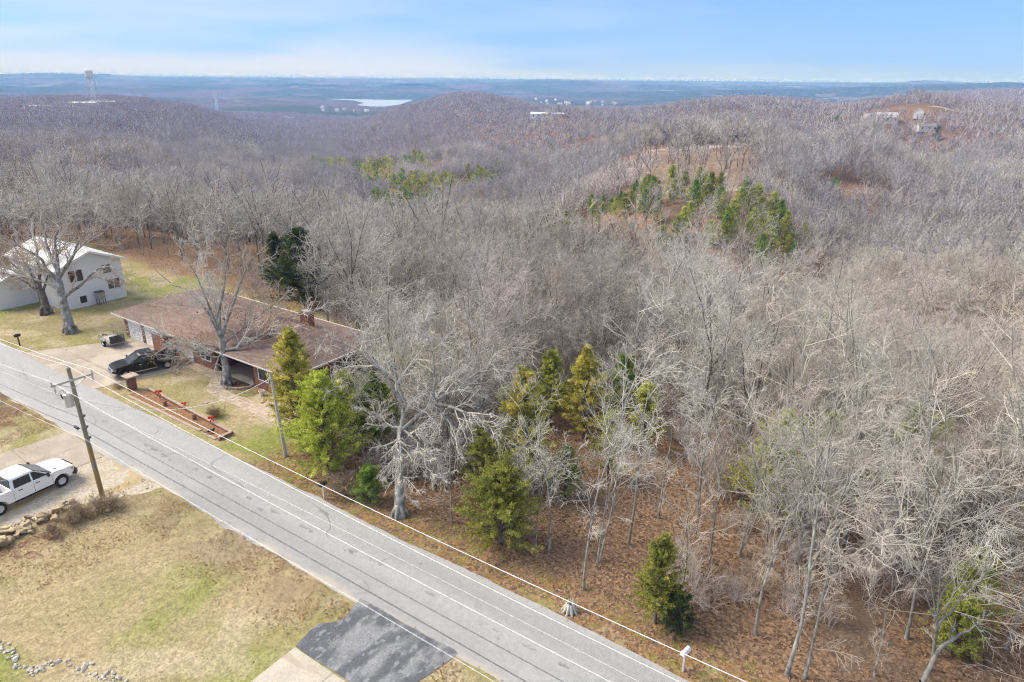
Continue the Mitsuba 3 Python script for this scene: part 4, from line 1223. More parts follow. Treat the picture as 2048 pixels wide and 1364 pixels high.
scene['terracotta'] = diffuse(proc(lambda p, n, uv: mix((0.34, 0.15, 0.09), (0.46, 0.24, 0.15), noise(p.x * 9.0, p.y * 9.0, p.z * 9.0))))
scene['white_ceramic'] = principled((0.66, 0.64, 0.60), 0.35, 0.0, 0.5)
scene['pole_wood'] = diffuse(proc(lambda p, n, uv: mix(mix((0.215, 0.195, 0.15), (0.33, 0.31, 0.25), noise(p.x * 22.0, p.y * 22.0, p.z * 0.9)), (0.36, 0.235, 0.075), smoothstep(4.3, 4.1, p.z) * smoothstep(0.3, 0.6, noise(p.x * 5.0, p.y * 5.0, p.z * 1.1)) * 0.85)))
scene['grey_wood'] = diffuse(proc(lambda p, n, uv: mix((0.40, 0.37, 0.33), (0.56, 0.54, 0.50), noise(p.x * 20.0, p.y * 20.0, p.z * 1.4))))
scene['aluminium_wire'] = principled((0.78, 0.79, 0.80), 0.45, 0.2, 0.5)
scene['black_cable'] = principled((0.03, 0.035, 0.06), 0.5, 0.0, 0.4)
LOCAL = T().rotate([0, 0, 1], math.degrees(math.atan2(NR[1], NR[0])))  # local x = o, y = a


def quad_prism(pts, thick, normal=None):
    """A plate of some thickness over a planar polygon (k, 3)."""
    p = np.asarray(pts, float)
    if normal is None:
        normal = np.cross(p[1] - p[0], p[2] - p[0])
    nrm = normal / np.linalg.norm(normal)
    k = len(p)
    v = np.vstack([p, p + nrm * thick])
    f = [[0, i + 1, i] for i in range(1, k - 1)] + [[k, k + i, k + i + 1] for i in range(1, k - 1)]
    for i in range(k):
        j = (i + 1) % k
        f += [[i, j, k + j], [i, k + j, k + i]]
    m = trimesh.Trimesh(v, np.array(f), process=False)
    m.fix_normals()
    return m


def lpart(name, mesh, bsdf, parent, smooth=False):
    return add(name, mesh, bsdf, parent, smooth, to_world=LOCAL)


def window(parent, axis, at, u0, u1, z0, z1, out, frame='white_paint', split=1, name='window'):
    """A framed window on the wall x = at (axis 0) or y = at (axis 1), reaching u0..u1 along it, standing out by out."""
    def b(ua, ub, za, zb, da, db):
        return box(min(at + da * out, at + db * out), max(at + da * out, at + db * out), ua, ub, za, zb) if axis == 0 else box(ua, ub, min(at + da * out, at + db * out), max(at + da * out, at + db * out), za, zb)
    t = 0.09
    ms = [b(u0 - t, u1 + t, z0 - t, z0, 0, 1), b(u0 - t, u1 + t, z1, z1 + t, 0, 1), b(u0 - t, u0, z0, z1, 0, 1), b(u1, u1 + t, z0, z1, 0, 1)]
    for s in range(1, split):
        um = u0 + (u1 - u0) * s / split
        ms.append(b(um - t / 2, um + t / 2, z0, z1, 0, 1))
    key = lpart(name, cat(ms), frame, parent)
    for s in range(split):
        lpart('pane', b(u0 + (u1 - u0) * s / split + (t / 2 if s else 0), u0 + (u1 - u0) * (s + 1) / split - (t / 2 if s < split - 1 else 0), z0, z1, 0.1, 0.4), 'window_glass', key)
    return key


def hip_roof(o0, o1, a0, a1, z, rise, hip0, hip1, thick=0.16):
    """Four slopes over the eave rectangle; ridge along a; hip0, hip1 = run of the end hips."""
    om = (o0 + o1) / 2
    A, B = [om, a0 + hip0, z + rise], [om, a1 - hip1, z + rise]
    v = np.array([[o0, a0, z], [o1, a0, z], [o1, a1, z], [o0, a1, z], A, B])
    f = [[0, 4, 5], [0, 5, 3], [1, 2, 5], [1, 5, 4], [0, 1, 4], [2, 3, 5]]
    w = v - [0, 0, thick]
    f2 = [[a + 6, c + 6, b + 6] for a, b, c in f]
    e = []
    for i, j in ((0, 1), (1, 2), (2, 3), (3, 0)):
        e += [[i, j, j + 6], [i, j + 6, i + 6]]
    m = trimesh.Trimesh(np.vstack([v, w]), np.array(f + f2 + e), process=False)
    m.fix_normals()
    return m


# ------------------------------------------------------------------ brick ranch house
house = thing('brick_house', 'long low brick house with brown shingled hip roof and white garage doors', 'house')
lpart('wall', cat([box(34.25, 44.3, 47.0, 52.4, 0, 2.62), box(36.6, 44.3, 52.4, 58.4, 0, 2.62), box(34.25, 44.3, 58.4, 75.2, 0, 2.62)]), 'brick', house)
roof = lpart('roof', hip_roof(33.45, 45.1, 46.2, 75.9, 2.86, 2.05, 5.4, 5.6), 'shingles', house)
gut = cat([box(33.36, 33.46, 46.1, 76.0, 2.72, 2.83), box(45.1, 45.24, 46.1, 76.0, 2.70, 2.90), box(33.46, 45.1, 46.07, 46.2, 2.69, 2.84), box(33.46, 45.1, 75.9, 76.03, 2.69, 2.84)])
lpart('gutter', gut, 'gutter_paint', roof)
ch = lpart('chimney', cat([box(40.0, 40.75, 51.2, 52.35, 3.6, 5.55), box(39.94, 40.81, 51.14, 52.41, 5.55, 5.68)]), 'brick', roof)
labels[ch] = {'label': 'short dark brick chimney with metal cap'}
lpart('chimney_cap', cat([box(40.1, 40.65, 51.35, 52.2, 5.90, 5.95), box(40.12, 40.17, 51.4, 51.45, 5.68, 5.9), box(40.58, 40.63, 51.4, 51.45, 5.68, 5.9), box(40.12, 40.17, 52.1, 52.15, 5.68, 5.9), box(40.58, 40.63, 52.1, 52.15, 5.68, 5.9)]), 'galvanised', roof)
for o_, a_, z_ in ((38.2, 51.9, 4.55), (40.2, 48.9, 3.75), (37.9, 66.0, 4.4)):
    lpart('vent_pipe', cyl([o_, a_, z_ - 0.2], [o_, a_, z_ + 0.45], 0.06, n=8), 'white_paint', roof)
for o_, a_ in ((37.6, 54.2), (37.2, 57.0), (37.2, 60.5), (37.5, 64.0), (36.9, 53.0)):
    z_ = 2.86 + (o_ - 33.45) / 5.825 * 2.05
    lpart('roof_vent', box(o_ - 0.16, o_ + 0.16, a_ - 0.22, a_ + 0.22, z_ - 0.02, z_ + 0.13), 'metal_dark', roof)
window(house, 0, 34.25, 50.3, 51.6, 1.0, 2.2, -0.06)
window(house, 0, 34.25, 47.6, 48.7, 0.9, 2.2, -0.06)
window(house, 0, 34.25, 59.2, 60.8, 0.9, 2.2, -0.06, split=2)
window(house, 1, 47.0, 36.4, 37.8, 1.0, 2.2, -0.06, split=2)
window(house, 1, 47.0, 40.2, 41.3, 1.0, 2.2, -0.06)
door = lpart('door', box(36.54, 36.6, 54.6, 55.6, 0.12, 2.2), 'dark_wood', house)
window(house, 0, 36.6, 56.4, 57.8, 0.8, 2.1, -0.06, split=2)
for a_ in (52.6, 58.2):
    lpart('porch_post', box(34.3, 34.52, a_ - 0.11, a_ + 0.11, 0.1, 2.65), 'dark_wood', house)
lpart('porch_floor', box(34.2, 36.6, 52.4, 58.4, 0, 0.12), 'concrete', house)
for a0, a1 in ((62.2, 65.0), (68.1, 71.0), (71.7, 74.3)):
    gd = tag(lpart('garage_door', box(34.19, 34.25, a0, a1, 0.05, 2.25), 'white_paint', house), 'white panelled garage door')
    for r_ in range(4):
        for c_ in range(4):
            w_ = (a1 - a0) / 4
            lpart('panel', box(34.165, 34.19, a0 + c_ * w_ + 0.08, a0 + (c_ + 1) * w_ - 0.08, 0.13 + r_ * 0.54, 0.55 + r_ * 0.54), 'white_paint', gd)
pier = lpart('gable_front', cat([box(33.2, 34.2, 65.5, 67.7, 0, 2.5)]), 'brick', house)
lpart('gable_trim', cat([quad_prism([[33.12, 65.35, 2.5], [33.12, 66.6, 2.95], [33.12, 67.85, 2.5], [33.12, 67.7, 2.42], [33.12, 66.6, 2.82], [33.12, 65.5, 2.42]], 0.06)]), 'white_paint', house)
lpart('gable_roof', cat([quad_prism([[33.1, 65.3, 2.5], [33.1, 66.6, 2.97], [35.4, 66.6, 2.97], [35.4, 65.3, 2.5]], 0.06), quad_prism([[33.1, 67.9, 2.5], [35.4, 67.9, 2.5], [35.4, 66.6, 2.97], [33.1, 66.6, 2.97]], 0.06)]), 'shingles', house)
lpart('deck', cat([box(39.0, 43.6, 44.6, 47.0, 0.25, 0.4)] + [box(o_, o_ + 0.1, a_, a_ + 0.1, 0.4, 1.3) for o_ in (39.0, 41.2, 43.5) for a_ in (44.6,)] + [box(39.0, 43.6, 44.6, 44.68, 1.22, 1.3), box(39.0, 43.6, 44.6, 44.65, 0.8, 0.86)]), 'dark_wood', house)

# ------------------------------------------------------------------ white house on the left
wh = thing('white_house', 'two storey white house with gable end and pale roof beyond the left lawn', 'house')


def gable(o0, o1, a0, a1, z0, z1, rise):
    om = (o0 + o1) / 2
    prof = Polygon([(o0, z0), (o1, z0), (o1, z1), (om, z1 + rise), (o0, z1)])
    m = trimesh.creation.extrude_polygon(prof, a1 - a0, engine='earcut')
    v = m.vertices.copy()
    m.vertices = np.column_stack([v[:, 0], a0 + v[:, 2], v[:, 1]])
    m.fix_normals()
    return m


lpart('wall', gable(34.4, 42.0, 89.9, 103.0, -0.4, 5.1, 1.5), 'white_siding', wh)
wr = lpart('roof', cat([quad_prism([[33.9, 89.3, 5.02], [38.2, 89.3, 6.74], [38.2, 103.5, 6.74], [33.9, 103.5, 5.02]], 0.14), quad_prism([[42.5, 89.3, 5.02], [42.5, 103.5, 5.02], [38.2, 103.5, 6.74], [38.2, 89.3, 6.74]], 0.14)]), 'grey_roof', wh)
lpart('rake_trim', cat([quad_prism([[33.85, 89.24, 4.92], [38.2, 89.24, 6.66], [38.2, 89.24, 6.90], [33.85, 89.24, 5.18]], 0.07), quad_prism([[42.55, 89.24, 4.92], [38.2, 89.24, 6.66], [38.2, 89.24, 6.90], [42.55, 89.24, 5.18]], 0.07)]), 'white_paint', wr)
window(wh, 1, 89.9, 35.6, 37.2, 3.3, 4.7, -0.07, split=2)
window(wh, 1, 89.9, 39.6, 40.6, 3.6, 4.7, -0.07)
window(wh, 1, 89.9, 39.9, 41.4, 1.5, 2.7, -0.07, split=2)
window(wh, 1, 89.9, 36.3, 37.1, 0.5, 1.4, -0.07)
lpart('wing', gable(29.6, 34.3, 96.5, 104.0, -0.3, 2.9, 1.0), 'white_siding', wh)
lpart('wing_roof', cat([quad_prism([[29.2, 96.1, 2.82], [31.95, 96.1, 4.02], [31.95, 104.3, 4.02], [29.2, 104.3, 2.82]], 0.12), quad_prism([[34.38, 96.1, 2.96], [34.38, 104.3, 2.96], [31.95, 104.3, 4.02], [31.95, 96.1, 4.02]], 0.12)]), 'grey_roof', wh)
ac = thing('air_conditioner', 'grey air conditioner raised on legs against the white gable wall', 'air conditioner')
lpart('cabinet', box(38.0, 38.9, 88.9, 89.7, 0.7, 1.6), 'metal_grey', ac)
lpart('top_grille', box(37.96, 38.94, 88.86, 89.74, 1.6, 1.66), 'metal_dark', ac)
for o_ in (38.04, 38.8):
    for a_ in (88.94, 89.6):
        lpart('leg', box(o_, o_ + 0.06, a_, a_ + 0.06, 0, 0.7), 'metal_dark', ac)

# ------------------------------------------------------------------ pickups
import manifold3d as m3


def to_tm(m):
    k = m.to_mesh()
    return trimesh.Trimesh(k.vert_properties[:, :3], k.tri_verts, process=False)


def extr(pts, y0, y1):
    """Side outline (x, z) pulled from y0 to y1."""
    cs = m3.CrossSection([[tuple(map(float, q)) for q in pts]], m3.FillRule.NonZero)
    m = m3.Manifold.extrude(cs, float(y1 - y0))
    return m.rotate([90, 0, 0]).translate([0, float(y1), 0])


def hull_pts(pts):
    return m3.Manifold.hull_points(np.asarray(pts, float))


def pickup(label, paint, o, a, heading, bumper, grille, scale=0.96, rack=False, rims='chrome'):
    key = thing('pickup_truck', label, 'pickup truck')
    M = T().translate(W(o, a, 0.03).tolist()).rotate([0, 0, 1], heading).scale(scale)
    put = lambda n, m, b, par=None, sm=False: add(n, m, b, par or key, sm, to_world=M)
    hw, wb0, wb1 = 0.99, -1.80, 1.83
    side = [(-2.92, 0.62), (-2.95, 0.80), (-2.93, 1.28), (-0.98, 1.30), (-0.95, 1.22), (1.30, 1.22), (1.55, 1.27), (2.45, 1.17), (2.74, 1.06), (2.82, 0.92), (2.82, 0.58), (2.60, 0.50), (-2.6, 0.50)]
    b = extr(side, -hw, hw)
    plan = m3.CrossSection([[(-2.96, -0.93), (-2.9, -0.98), (1.2, -0.99), (2.3, -0.97), (2.66, -0.86), (2.83, -0.62), (2.83, 0.62), (2.66, 0.86), (2.3, 0.97), (1.2, 0.99), (-2.9, 0.98), (-2.96, 0.93)]])
    b = b ^ m3.Manifold.extrude(plan, 3.0)
    b = b - m3.Manifold.cube([1.80, 1.62, 0.62]).translate([-2.84, -0.81, 0.80])
    for x in (wb0, wb1):
        for s in (-1, 1):
            c = m3.Manifold.cylinder(0.5, 0.485, 0.485, 28).rotate([90, 0, 0]).translate([x, 1.05 if s > 0 else -0.55, 0.42])
            b = b - c
    # shoulders lean in a little above the waist
    put('body', to_tm(b), paint, sm=28)
    lo = [(-0.98, 0.94, 1.22), (1.42, 0.92, 1.22)]
    cab = hull_pts([(x, s * y, z) for s in (-1, 1) for x, y, z in ((-0.97, 0.95, 1.20), (1.40, 0.93, 1.20), (-0.86, 0.80, 1.86), (0.36, 0.78, 1.87), (-0.78, 0.70, 1.93), (0.22, 0.68, 1.945), (-0.2, 0.70, 1.96))])
    put('cab', to_tm(cab), paint, sm=40)
    wind = np.array([(1.40, -0.86, 1.26), (1.40, 0.86, 1.26), (0.44, 0.72, 1.84), (0.44, -0.72, 1.84)])
    dirw = np.array([0.52, 0, 0.85]); dirw /= np.linalg.norm(dirw)
    put('windshield', quad_prism(wind - dirw * 0.012, 0.03, dirw), 'window_glass')
    rear = np.array([(-0.965, -0.80, 1.28), (-0.88, -0.68, 1.80), (-0.88, 0.68, 1.80), (-0.965, 0.80, 1.28)])
    put('rear_window', quad_prism(rear + [0.015, 0, 0], 0.03, np.array([-1.0, 0, 0.15])), 'window_glass')
    def sidept(x, t, s):
        y = 0.945 * (1 - t) + 0.79 * t
        return (x, s * (y + 0.004), 1.20 + 0.66 * t)
    for s in (-1, 1):
        for w in (((-0.80, .12), (0.18, .12), (0.18, .88), (-0.74, .88)), ((0.28, .12), (1.12, .12), (0.46, .88), (0.28, .88))):
            q = np.array([sidept(x, t, s) for x, t in w])
            put('side_window', quad_prism(q - [0, s * 0.02, 0], 0.03, np.array([0, s * 1.0, 0.22])), 'window_glass')
        put('mirror', to_tm(hull_pts([(1.02, s * 0.98, 1.25), (1.16, s * 0.98, 1.25), (1.02, s * 1.24, 1.22), (1.12, s * 1.24, 1.22), (1.02, s * 1.24, 1.50), (1.12, s * 1.24, 1.50), (1.02, s * 1.10, 1.50), (1.12, s * 1.10, 1.50)])), 'black_plastic')
        for x in (-0.62, 0.36):
            put('door_handle', box(x, x + 0.22, min(s * 0.985, s * 1.02), max(s * 0.985, s * 1.02), 1.05, 1.09), 'black_plastic' if paint == 'car_white' else 'chrome')
        put('side_step', box(-0.95, 1.25, min(s * 0.86, s * 1.02), max(s * 0.86, s * 1.02), 0.40, 0.46), 'black_plastic' if paint == 'car_white' else 'chrome')
        for x in (-0.92, 0.23, 1.30):  # door gaps
            put('door_gap', box(x, x + 0.015, min(s * 0.97, s * 0.994), max(s * 0.97, s * 0.994), 0.56, 1.20), 'black_plastic')
        put('headlight', to_tm(hull_pts([(2.60, s * 0.90, 0.86), (2.84, s * 0.60, 0.86), (2.60, s * 0.90, 1.06), (2.80, s * 0.60, 1.08), (2.86, s * 0.64, 0.90)])), 'lamp_lens')
        put('turn_lamp', to_tm(hull_pts([(2.56, s * 0.925, 0.88), (2.66, s * 0.885, 0.88), (2.56, s * 0.925, 1.04), (2.66, s * 0.885, 1.04), (2.6, s * 0.88, 0.95)])), 'amber_lens')
        put('tail_light', box(-2.97, -2.80, min(s * 0.86, s * 0.985), max(s * 0.86, s * 0.985), 0.86, 1.24), 'red_lens')
    put('grille', to_tm(hull_pts([(2.80, y, z) for y in (-0.58, 0.58) for z in (0.72, 1.08)] + [(2.86, y, z) for y in (-0.50, 0.50) for z in (0.76, 1.02)])), grille)
    for k in range(3):
        put('grille_slot', box(2.845, 2.872, -0.48, 0.48, 0.775 + k * 0.085, 0.825 + k * 0.085), 'black_plastic')
    put('front_bumper', to_tm(hull_pts([(2.72, s * 0.95, z) for s in (-1, 1) for z in (0.44, 0.70)] + [(2.98, s * 0.70, z) for s in (-1, 1) for z in (0.48, 0.68)] + [(2.5, s * 1.0, 0.6) for s in (-1, 1)])), bumper)
    put('rear_bumper', box(-3.12, -2.93, -0.92, 0.92, 0.52, 0.72), bumper)
    put('hood_vent', box(1.62, 1.86, -0.62, -0.52, 1.235, 1.262), 'black_plastic')
    put('bed', box(-2.83, -1.06, -0.80, 0.80, 0.805, 0.835), 'bed_liner')
    for y in np.linspace(-0.66, 0.66, 7):
        put('bed_rib', box(-2.80, -1.08, y - 0.04, y + 0.04, 0.836, 0.85), 'bed_liner')
    if rack:
        put('tool_box', cat([box(-1.55, -1.08, -0.90, 0.90, 1.12, 1.46)]), 'car_black')
        put('tailgate', box(-3.55, -2.96, -0.80, 0.80, 0.76, 0.82), paint)
    for x in (wb0, wb1):
        for s in (-1, 1):
            tp = lathe(([[0.24, -0.13], [0.37, -0.13], [0.405, -0.09], [0.405, 0.09], [0.37, 0.13], [0.24, 0.13], [0.24, -0.13]]), sections=28)
            tp.apply_transform(trimesh.transformations.rotation_matrix(math.pi / 2, [1, 0, 0])); tp.apply_translation([x, s * 0.84, 0.405])
            wkey = put('wheel', tp, 'rubber', None, 40)
            rp = lathe(([[0.0, 0.06], [0.06, 0.06], [0.09, 0.03], [0.19, 0.05], [0.215, 0.10], [0.245, 0.11], [0.245, -0.1], [0.0, -0.1]]), sections=24)
            rp.apply_transform(trimesh.transformations.rotation_matrix(-s * math.pi / 2, [1, 0, 0])); rp.apply_translation([x, s * 0.84, 0.405])
            put('rim', rp, rims, wkey, 30)
    return key


_up = math.degrees(math.atan2(NR[1], NR[0]))
pickup('white crew cab pickup cut by the left edge beside the utility pole', 'car_white', 14.02, 49.95, _up + 5, 'black_plastic', 'black_plastic', scale=1.09, rims='galvanised')
pickup('black pickup parked nose to the road on the drive of the brick house', 'car_black', 30.3, 64.35, _up + 180 - 14, 'chrome', 'chrome', scale=1.03, rack=True)

# ------------------------------------------------------------------ trailer
tr = thing('utility_trailer', 'small flat utility trailer with white wheels at the top of the drive', 'trailer')
tq = gp(226, 688)
TM = place(tq[0], tq[1], 0.03, ROAD_ANGLE + 180 - 6)
for n_, m_, b_ in (('deck', box(-1.5, 1.5, -0.75, 0.75, 0.48, 0.54), 'grey_wood'),
                   ('frame', cat([box(-1.52, 1.52, -0.79, -0.75, 0.42, 0.60), box(-1.52, 1.52, 0.75, 0.79, 0.42, 0.60), box(-1.54, -1.50, -0.79, 0.79, 0.42, 0.60), box(1.50, 1.54, -0.79, 0.79, 0.42, 0.60)]), 'metal_grey'),
                   ('rail', cat([cyl([-1.5, s * 0.77, 0.86], [1.5, s * 0.77, 0.86], 0.022, n=6) for s in (-1, 1)] + [cyl([x_, s * 0.77, 0.58], [x_, s * 0.77, 0.86], 0.02, n=6) for s in (-1, 1) for x_ in (-1.5, -0.5, 0.5, 1.5)]), 'metal_dark'),
                   ('tongue', cat([cyl([-1.5, 0.5, 0.45], [-2.55, 0, 0.45], 0.04, n=6), cyl([-1.5, -0.5, 0.45], [-2.55, 0, 0.45], 0.04, n=6), cyl([-2.4, 0, 0.45], [-2.4, 0, 0.02], 0.03, n=6)]), 'metal_dark'),
                   ('ramp', cat([box(1.55, 1.60, -0.74, 0.74, 0.52, 1.35)]), 'metal_dark')):
    add(n_, m_, b_, tr, to_world=TM)
for s in (-1, 1):
    w_ = lathe(([[0.17, -0.1], [0.30, -0.1], [0.33, -0.06], [0.33, 0.06], [0.30, 0.1], [0.17, 0.1], [0.17, -0.1]]), sections=20)
    w_.apply_transform(trimesh.transformations.rotation_matrix(math.pi / 2, [1, 0, 0])); w_.apply_translation([0.15, s * 0.92, 0.33])
    k_ = add('wheel', w_, 'rubber', tr, 40, to_world=TM)
    r_ = cyl([0.15, s * 0.86, 0.33], [0.15, s * 1.0, 0.33], 0.18, n=16)
    add('rim', r_, 'white_paint', k_, to_world=TM)
    add('fender', box(-0.28, 0.58, s * 0.92 - 0.13, s * 0.92 + 0.13, 0.70, 0.73), 'metal_grey', tr, to_world=TM)

# ------------------------------------------------------------------ utility pole, its gear and the wires
pb_ = gp(207, 1000)
pole = thing('utility_pole', 'leaning wooden utility pole with crossarm and grey transformer beside the white pickup', 'utility pole')
lean = np.array([-0.20, -0.02, 0.0])
def on_pole(z):
    return pb_ + lean * (z / 9.8) + np.array([0, 0, z])
add('shaft', cyl(on_pole(-0.5), on_pole(9.75), 0.165, 0.115, 14), 'pole_wood', pole, True)
ARM = np.array([*NR, 0]); ALONG = np.array([*DR, 0])
def bar(p, q, w, h):
    """A rectangular bar from p to q, w wide and h high."""
    p, q = np.asarray(p, float), np.asarray(q, float)
    t = (q - p) / np.linalg.norm(q - p)
    s = np.cross(t, [0, 0, 1.0]); s /= np.linalg.norm(s); u = np.cross(s, t)
    v = np.array([e + s * w / 2 * a_ + u * h / 2 * b_ for e in (p, q) for a_, b_ in ((-1, -1), (1, -1), (1, 1), (-1, 1))])
    m = trimesh.convex.convex_hull(v)
    return m
ca = on_pole(9.0) - ALONG * 0.16
add('crossarm', bar(ca - ARM * 1.28, ca + ARM * 1.28, 0.10, 0.13), 'grey_wood', pole)
for s in (-1, 1):
    add('brace', bar(ca + ARM * s * 0.80 - [0, 0, 0.06], on_pole(8.45) - ALONG * 0.14, 0.03, 0.05), 'galvanised', pole)
tips = [ca - ARM * 1.2 + [0, 0, 0.32], on_pole(9.95), ca + ARM * 1.2 + [0, 0, 0.32]]
for t_ in tips:
    ins = lathe(([[0, 0], [0.035, 0], [0.03, -0.06], [0.075, -0.10], [0.04, -0.12], [0.075, -0.17], [0.035, -0.2], [0.02, -0.30], [0, -0.30]]), sections=12)
    ins.apply_translation(t_)
    add('insulator', ins, 'white_ceramic', pole, True)
for s in (-1, 1):
    q = ca + ARM * s * 1.12 - ALONG * 0.10
    add('cutout', cat([cyl(q + [0, 0, -0.05], q + [0, 0, -0.42], 0.045, n=8), bar(q - ALONG * 0.12 + [0, 0, -0.02], q - ALONG * 0.16 + [0, 0, -0.40], 0.03, 0.03)]), 'galvanised', pole)
tc = on_pole(7.75) - ARM * 0.42 + ALONG * 0.06
trf = add('transformer', cat([cyl(tc + [0, 0, -0.48], tc + [0, 0, 0.36], 0.25, n=20), cyl(tc + [0, 0, 0.36], tc + [0, 0, 0.44], 0.265, 0.16, 20)]), 'galvanised', pole, 30)
labels[trf] = {'label': 'pale grey drum shaped transformer'}
for s in (-1, 1):
    add('bushing', cyl(tc + ALONG * s * 0.1 - ARM * 0.1 + [0, 0, 0.40], tc + ALONG * s * 0.14 - ARM * 0.14 + [0, 0, 0.66], 0.035, n=8), 'white_ceramic', trf)
add('lightning_arrester', cyl(tc - ARM * 0.30 + [0, 0, 0.15], tc - ARM * 0.36 + [0, 0, 0.48], 0.045, n=8), 'metal_dark', trf)
add('bracket', bar(tc + ARM * 0.2, on_pole(7.75), 0.06, 0.5), 'galvanised', pole)
jp = np.array([ca - ARM * 1.12 + [0, 0, -0.4], ca - ARM * 1.0 + [0, 0, -0.7] , tc - ARM * 0.25 + [0, 0, 0.75], tc - ARM * 0.14 + [0, 0, 0.62]])
add('jumper_wire', wire(resample(jp, 10), 0.012), 'black_cable', pole)
for z_, s in ((5.55, 1), (6.35, 1), (4.75, 1)):
    add('bracket', box(-0.05, 0.05, -0.10, 0.10, -0.06, 0.06), 'metal_dark', pole, to_world=T().translate((on_pole(z_) + ARM * 0.17 * s).tolist()))
add('ground_wire', wire(np.array([on_pole(z_) - ALONG * (0.17 - 0.005 * z_) for z_ in np.linspace(0, 7.2, 12)]), 0.008), 'black_cable', pole)
KEEP_CLEAR.append((pb_[0], pb_[1], 3))


def plane_hit(px, py, o):
    d = ray(px, py)
    t = o / (d[0] * NR[0] + d[1] * NR[1])
    return EYE + d * t


def power_line(label, start, o_end, pts, left, r, bsdf, name='power_line'):
    """A wire from the pole at start through the photograph's points in the upright plane of the line, and off to the left."""
    o0, a0 = OA(start); z0 = start[2]
    P = [plane_hit(px, py, o0 + (o_end - o0) * 0.5) for px, py in pts]
    s = np.array([a0] + [OA(p)[1] for p in P]); z = np.array([z0] + [p[2] for p in P])
    c = np.polyfit(s - a0, z - z0, 2) if len(s) > 2 else np.array([0, *np.polyfit(s - a0, z - z0, 1)])
    span = 62.0
    sag = 1.5
    end_z = z0
    aa = np.linspace(a0, a0 - span, 30)
    t = (a0 - aa) / span
    # a shallow hanging curve that passes through the seen points
    A = np.column_stack([(a0 - s[1:]) / span, (a0 - s[1:]) / span * (1 - (a0 - s[1:]) / span)])
    sol = np.linalg.lstsq(np.vstack([A, [[0.25, 0], [0, 0.05]]]), np.concatenate([z[1:] - z0, [0, -0.05 * 4 * sag]]), rcond=None)[0]
    zz = z0 + sol[0] * t + sol[1] * t * (1 - t)
    right = np.array([W(o0 + (o_end - o0) * t_, a_, z_) for t_, a_, z_ in zip(t, aa, zz)])
    tl = np.linspace(0, 1, 24)[1:]
    dz = left
    leftp = np.array([W(o0, a0 + 58 * t_, z0 + dz * t_ - 4 * sag * t_ * (1 - t_)) for t_ in tl])
    return tag(add(name, wire(np.vstack([leftp[::-1], right]), r), bsdf), label, 'wire')


power_line('bright overhead wire from the right crossarm end, farthest over the lawn and verge', tips[2], OA(tips[2])[0], [(512, 905), (800, 1049), (1110, 1190), (1400, 1318)], 0.0, 0.017, 'aluminium_wire')
power_line('bright overhead wire from the pole top along the far edge of the road', tips[1], OA(tips[1])[0], [(360, 848), (629, 1000), (900, 1140), (1200, 1288)], 0.0, 0.015, 'aluminium_wire')
power_line('bright overhead wire from the left crossarm end over the middle of the road', tips[0], OA(tips[0])[0], [(300, 868), (600, 1042), (900, 1196), (1200, 1353)], 0.0, 0.015, 'aluminium_wire')
n0 = on_pole(7.35) + ARM * 0.16
power_line('faint thin overhead wire between the two bright wires over the road', n0, OA(n0)[0], [(400, 910), (600, 1019), (1200, 1325)], 0.0, 0.008, 'aluminium_wire')
n1 = on_pole(6.1) + ARM * 0.15
power_line('dark overhead cable next above the lowest dark one', n1, OA(n1)[0], [(350, 932), (600, 1076), (1124, 1364)], 0.0, 0.012, 'black_cable')
n2 = on_pole(5.5) - ARM * 0.15
power_line('lowest dark blue overhead cable with a black splice box at the pole', n2, OA(n2)[0], [(300, 922), (600, 1105), (1042, 1364)], 0.0, 0.016, 'black_cable')
n3 = on_pole(4.8) - ARM * 0.15
power_line('white overhead cable nearest the bottom lawn and crossing the dark apron', n3, OA(n3)[0], [(400, 1008), (600, 1133), (978, 1364)], 0.0, 0.012, 'aluminium_wire')
sp = n2 + ALONG * 0.5
splice = thing('splice_box', 'small black splice box hung on the lowest cable left of the pole', 'box')
add('shell', cyl(sp + ALONG * 0.02 + [0, 0, -0.10], sp + ALONG * 0.52 + [0, 0, -0.12], 0.085, n=10), 'black_plastic', splice)
add('hanger', cat([cyl(sp + ALONG * q_ + [0, 0, -0.05], sp + ALONG * q_ + [0, 0, 0.02], 0.012, n=6) for q_ in (0.1, 0.45)] + [cyl(sp + ALONG * 0.2 + [0, 0, -0.18], sp + ALONG * 0.18 + [0, 0, -0.42], 0.014, n=6)]), 'metal_dark', splice)

# service post on the lawn edge and the drop to it
sq = gp(572, 912)
post = thing('service_post', 'grey weathered service post in front of the dark gold cedar', 'post')
ptop = sq + np.array([-0.35, -0.1, 6.95])
add('shaft', cyl(sq + [0, 0, -0.4], ptop, 0.13, 0.10, 10), 'grey_wood', post, True)
add('conduit', cyl(sq + [0.14, -0.02, 0], ptop + [0.12, -0.02, -0.9], 0.03, n=6), 'galvanised', post)
add('wire_clamp', box(-0.06, 0.06, -0.06, 0.06, -0.08, 0.08), 'galvanised', post, to_world=T().translate((ptop + [-0.08, -0.03, -0.45]).tolist()))
dp = []
start_d = on_pole(7.6) + ARM * 0.1
end_d = ptop + [-0.1, 0, -0.45]
for t_ in np.linspace(0, 1, 40):
    p_ = start_d * (1 - t_) + end_d * t_
    p_[2] -= 4 * 1.55 * t_ * (1 - t_)
    dp.append(p_)
tag(add('service_drop', wire(np.array(dp), 0.020), 'aluminium_wire'), 'pale twisted service cable sagging across the road to the grey post', 'wire')

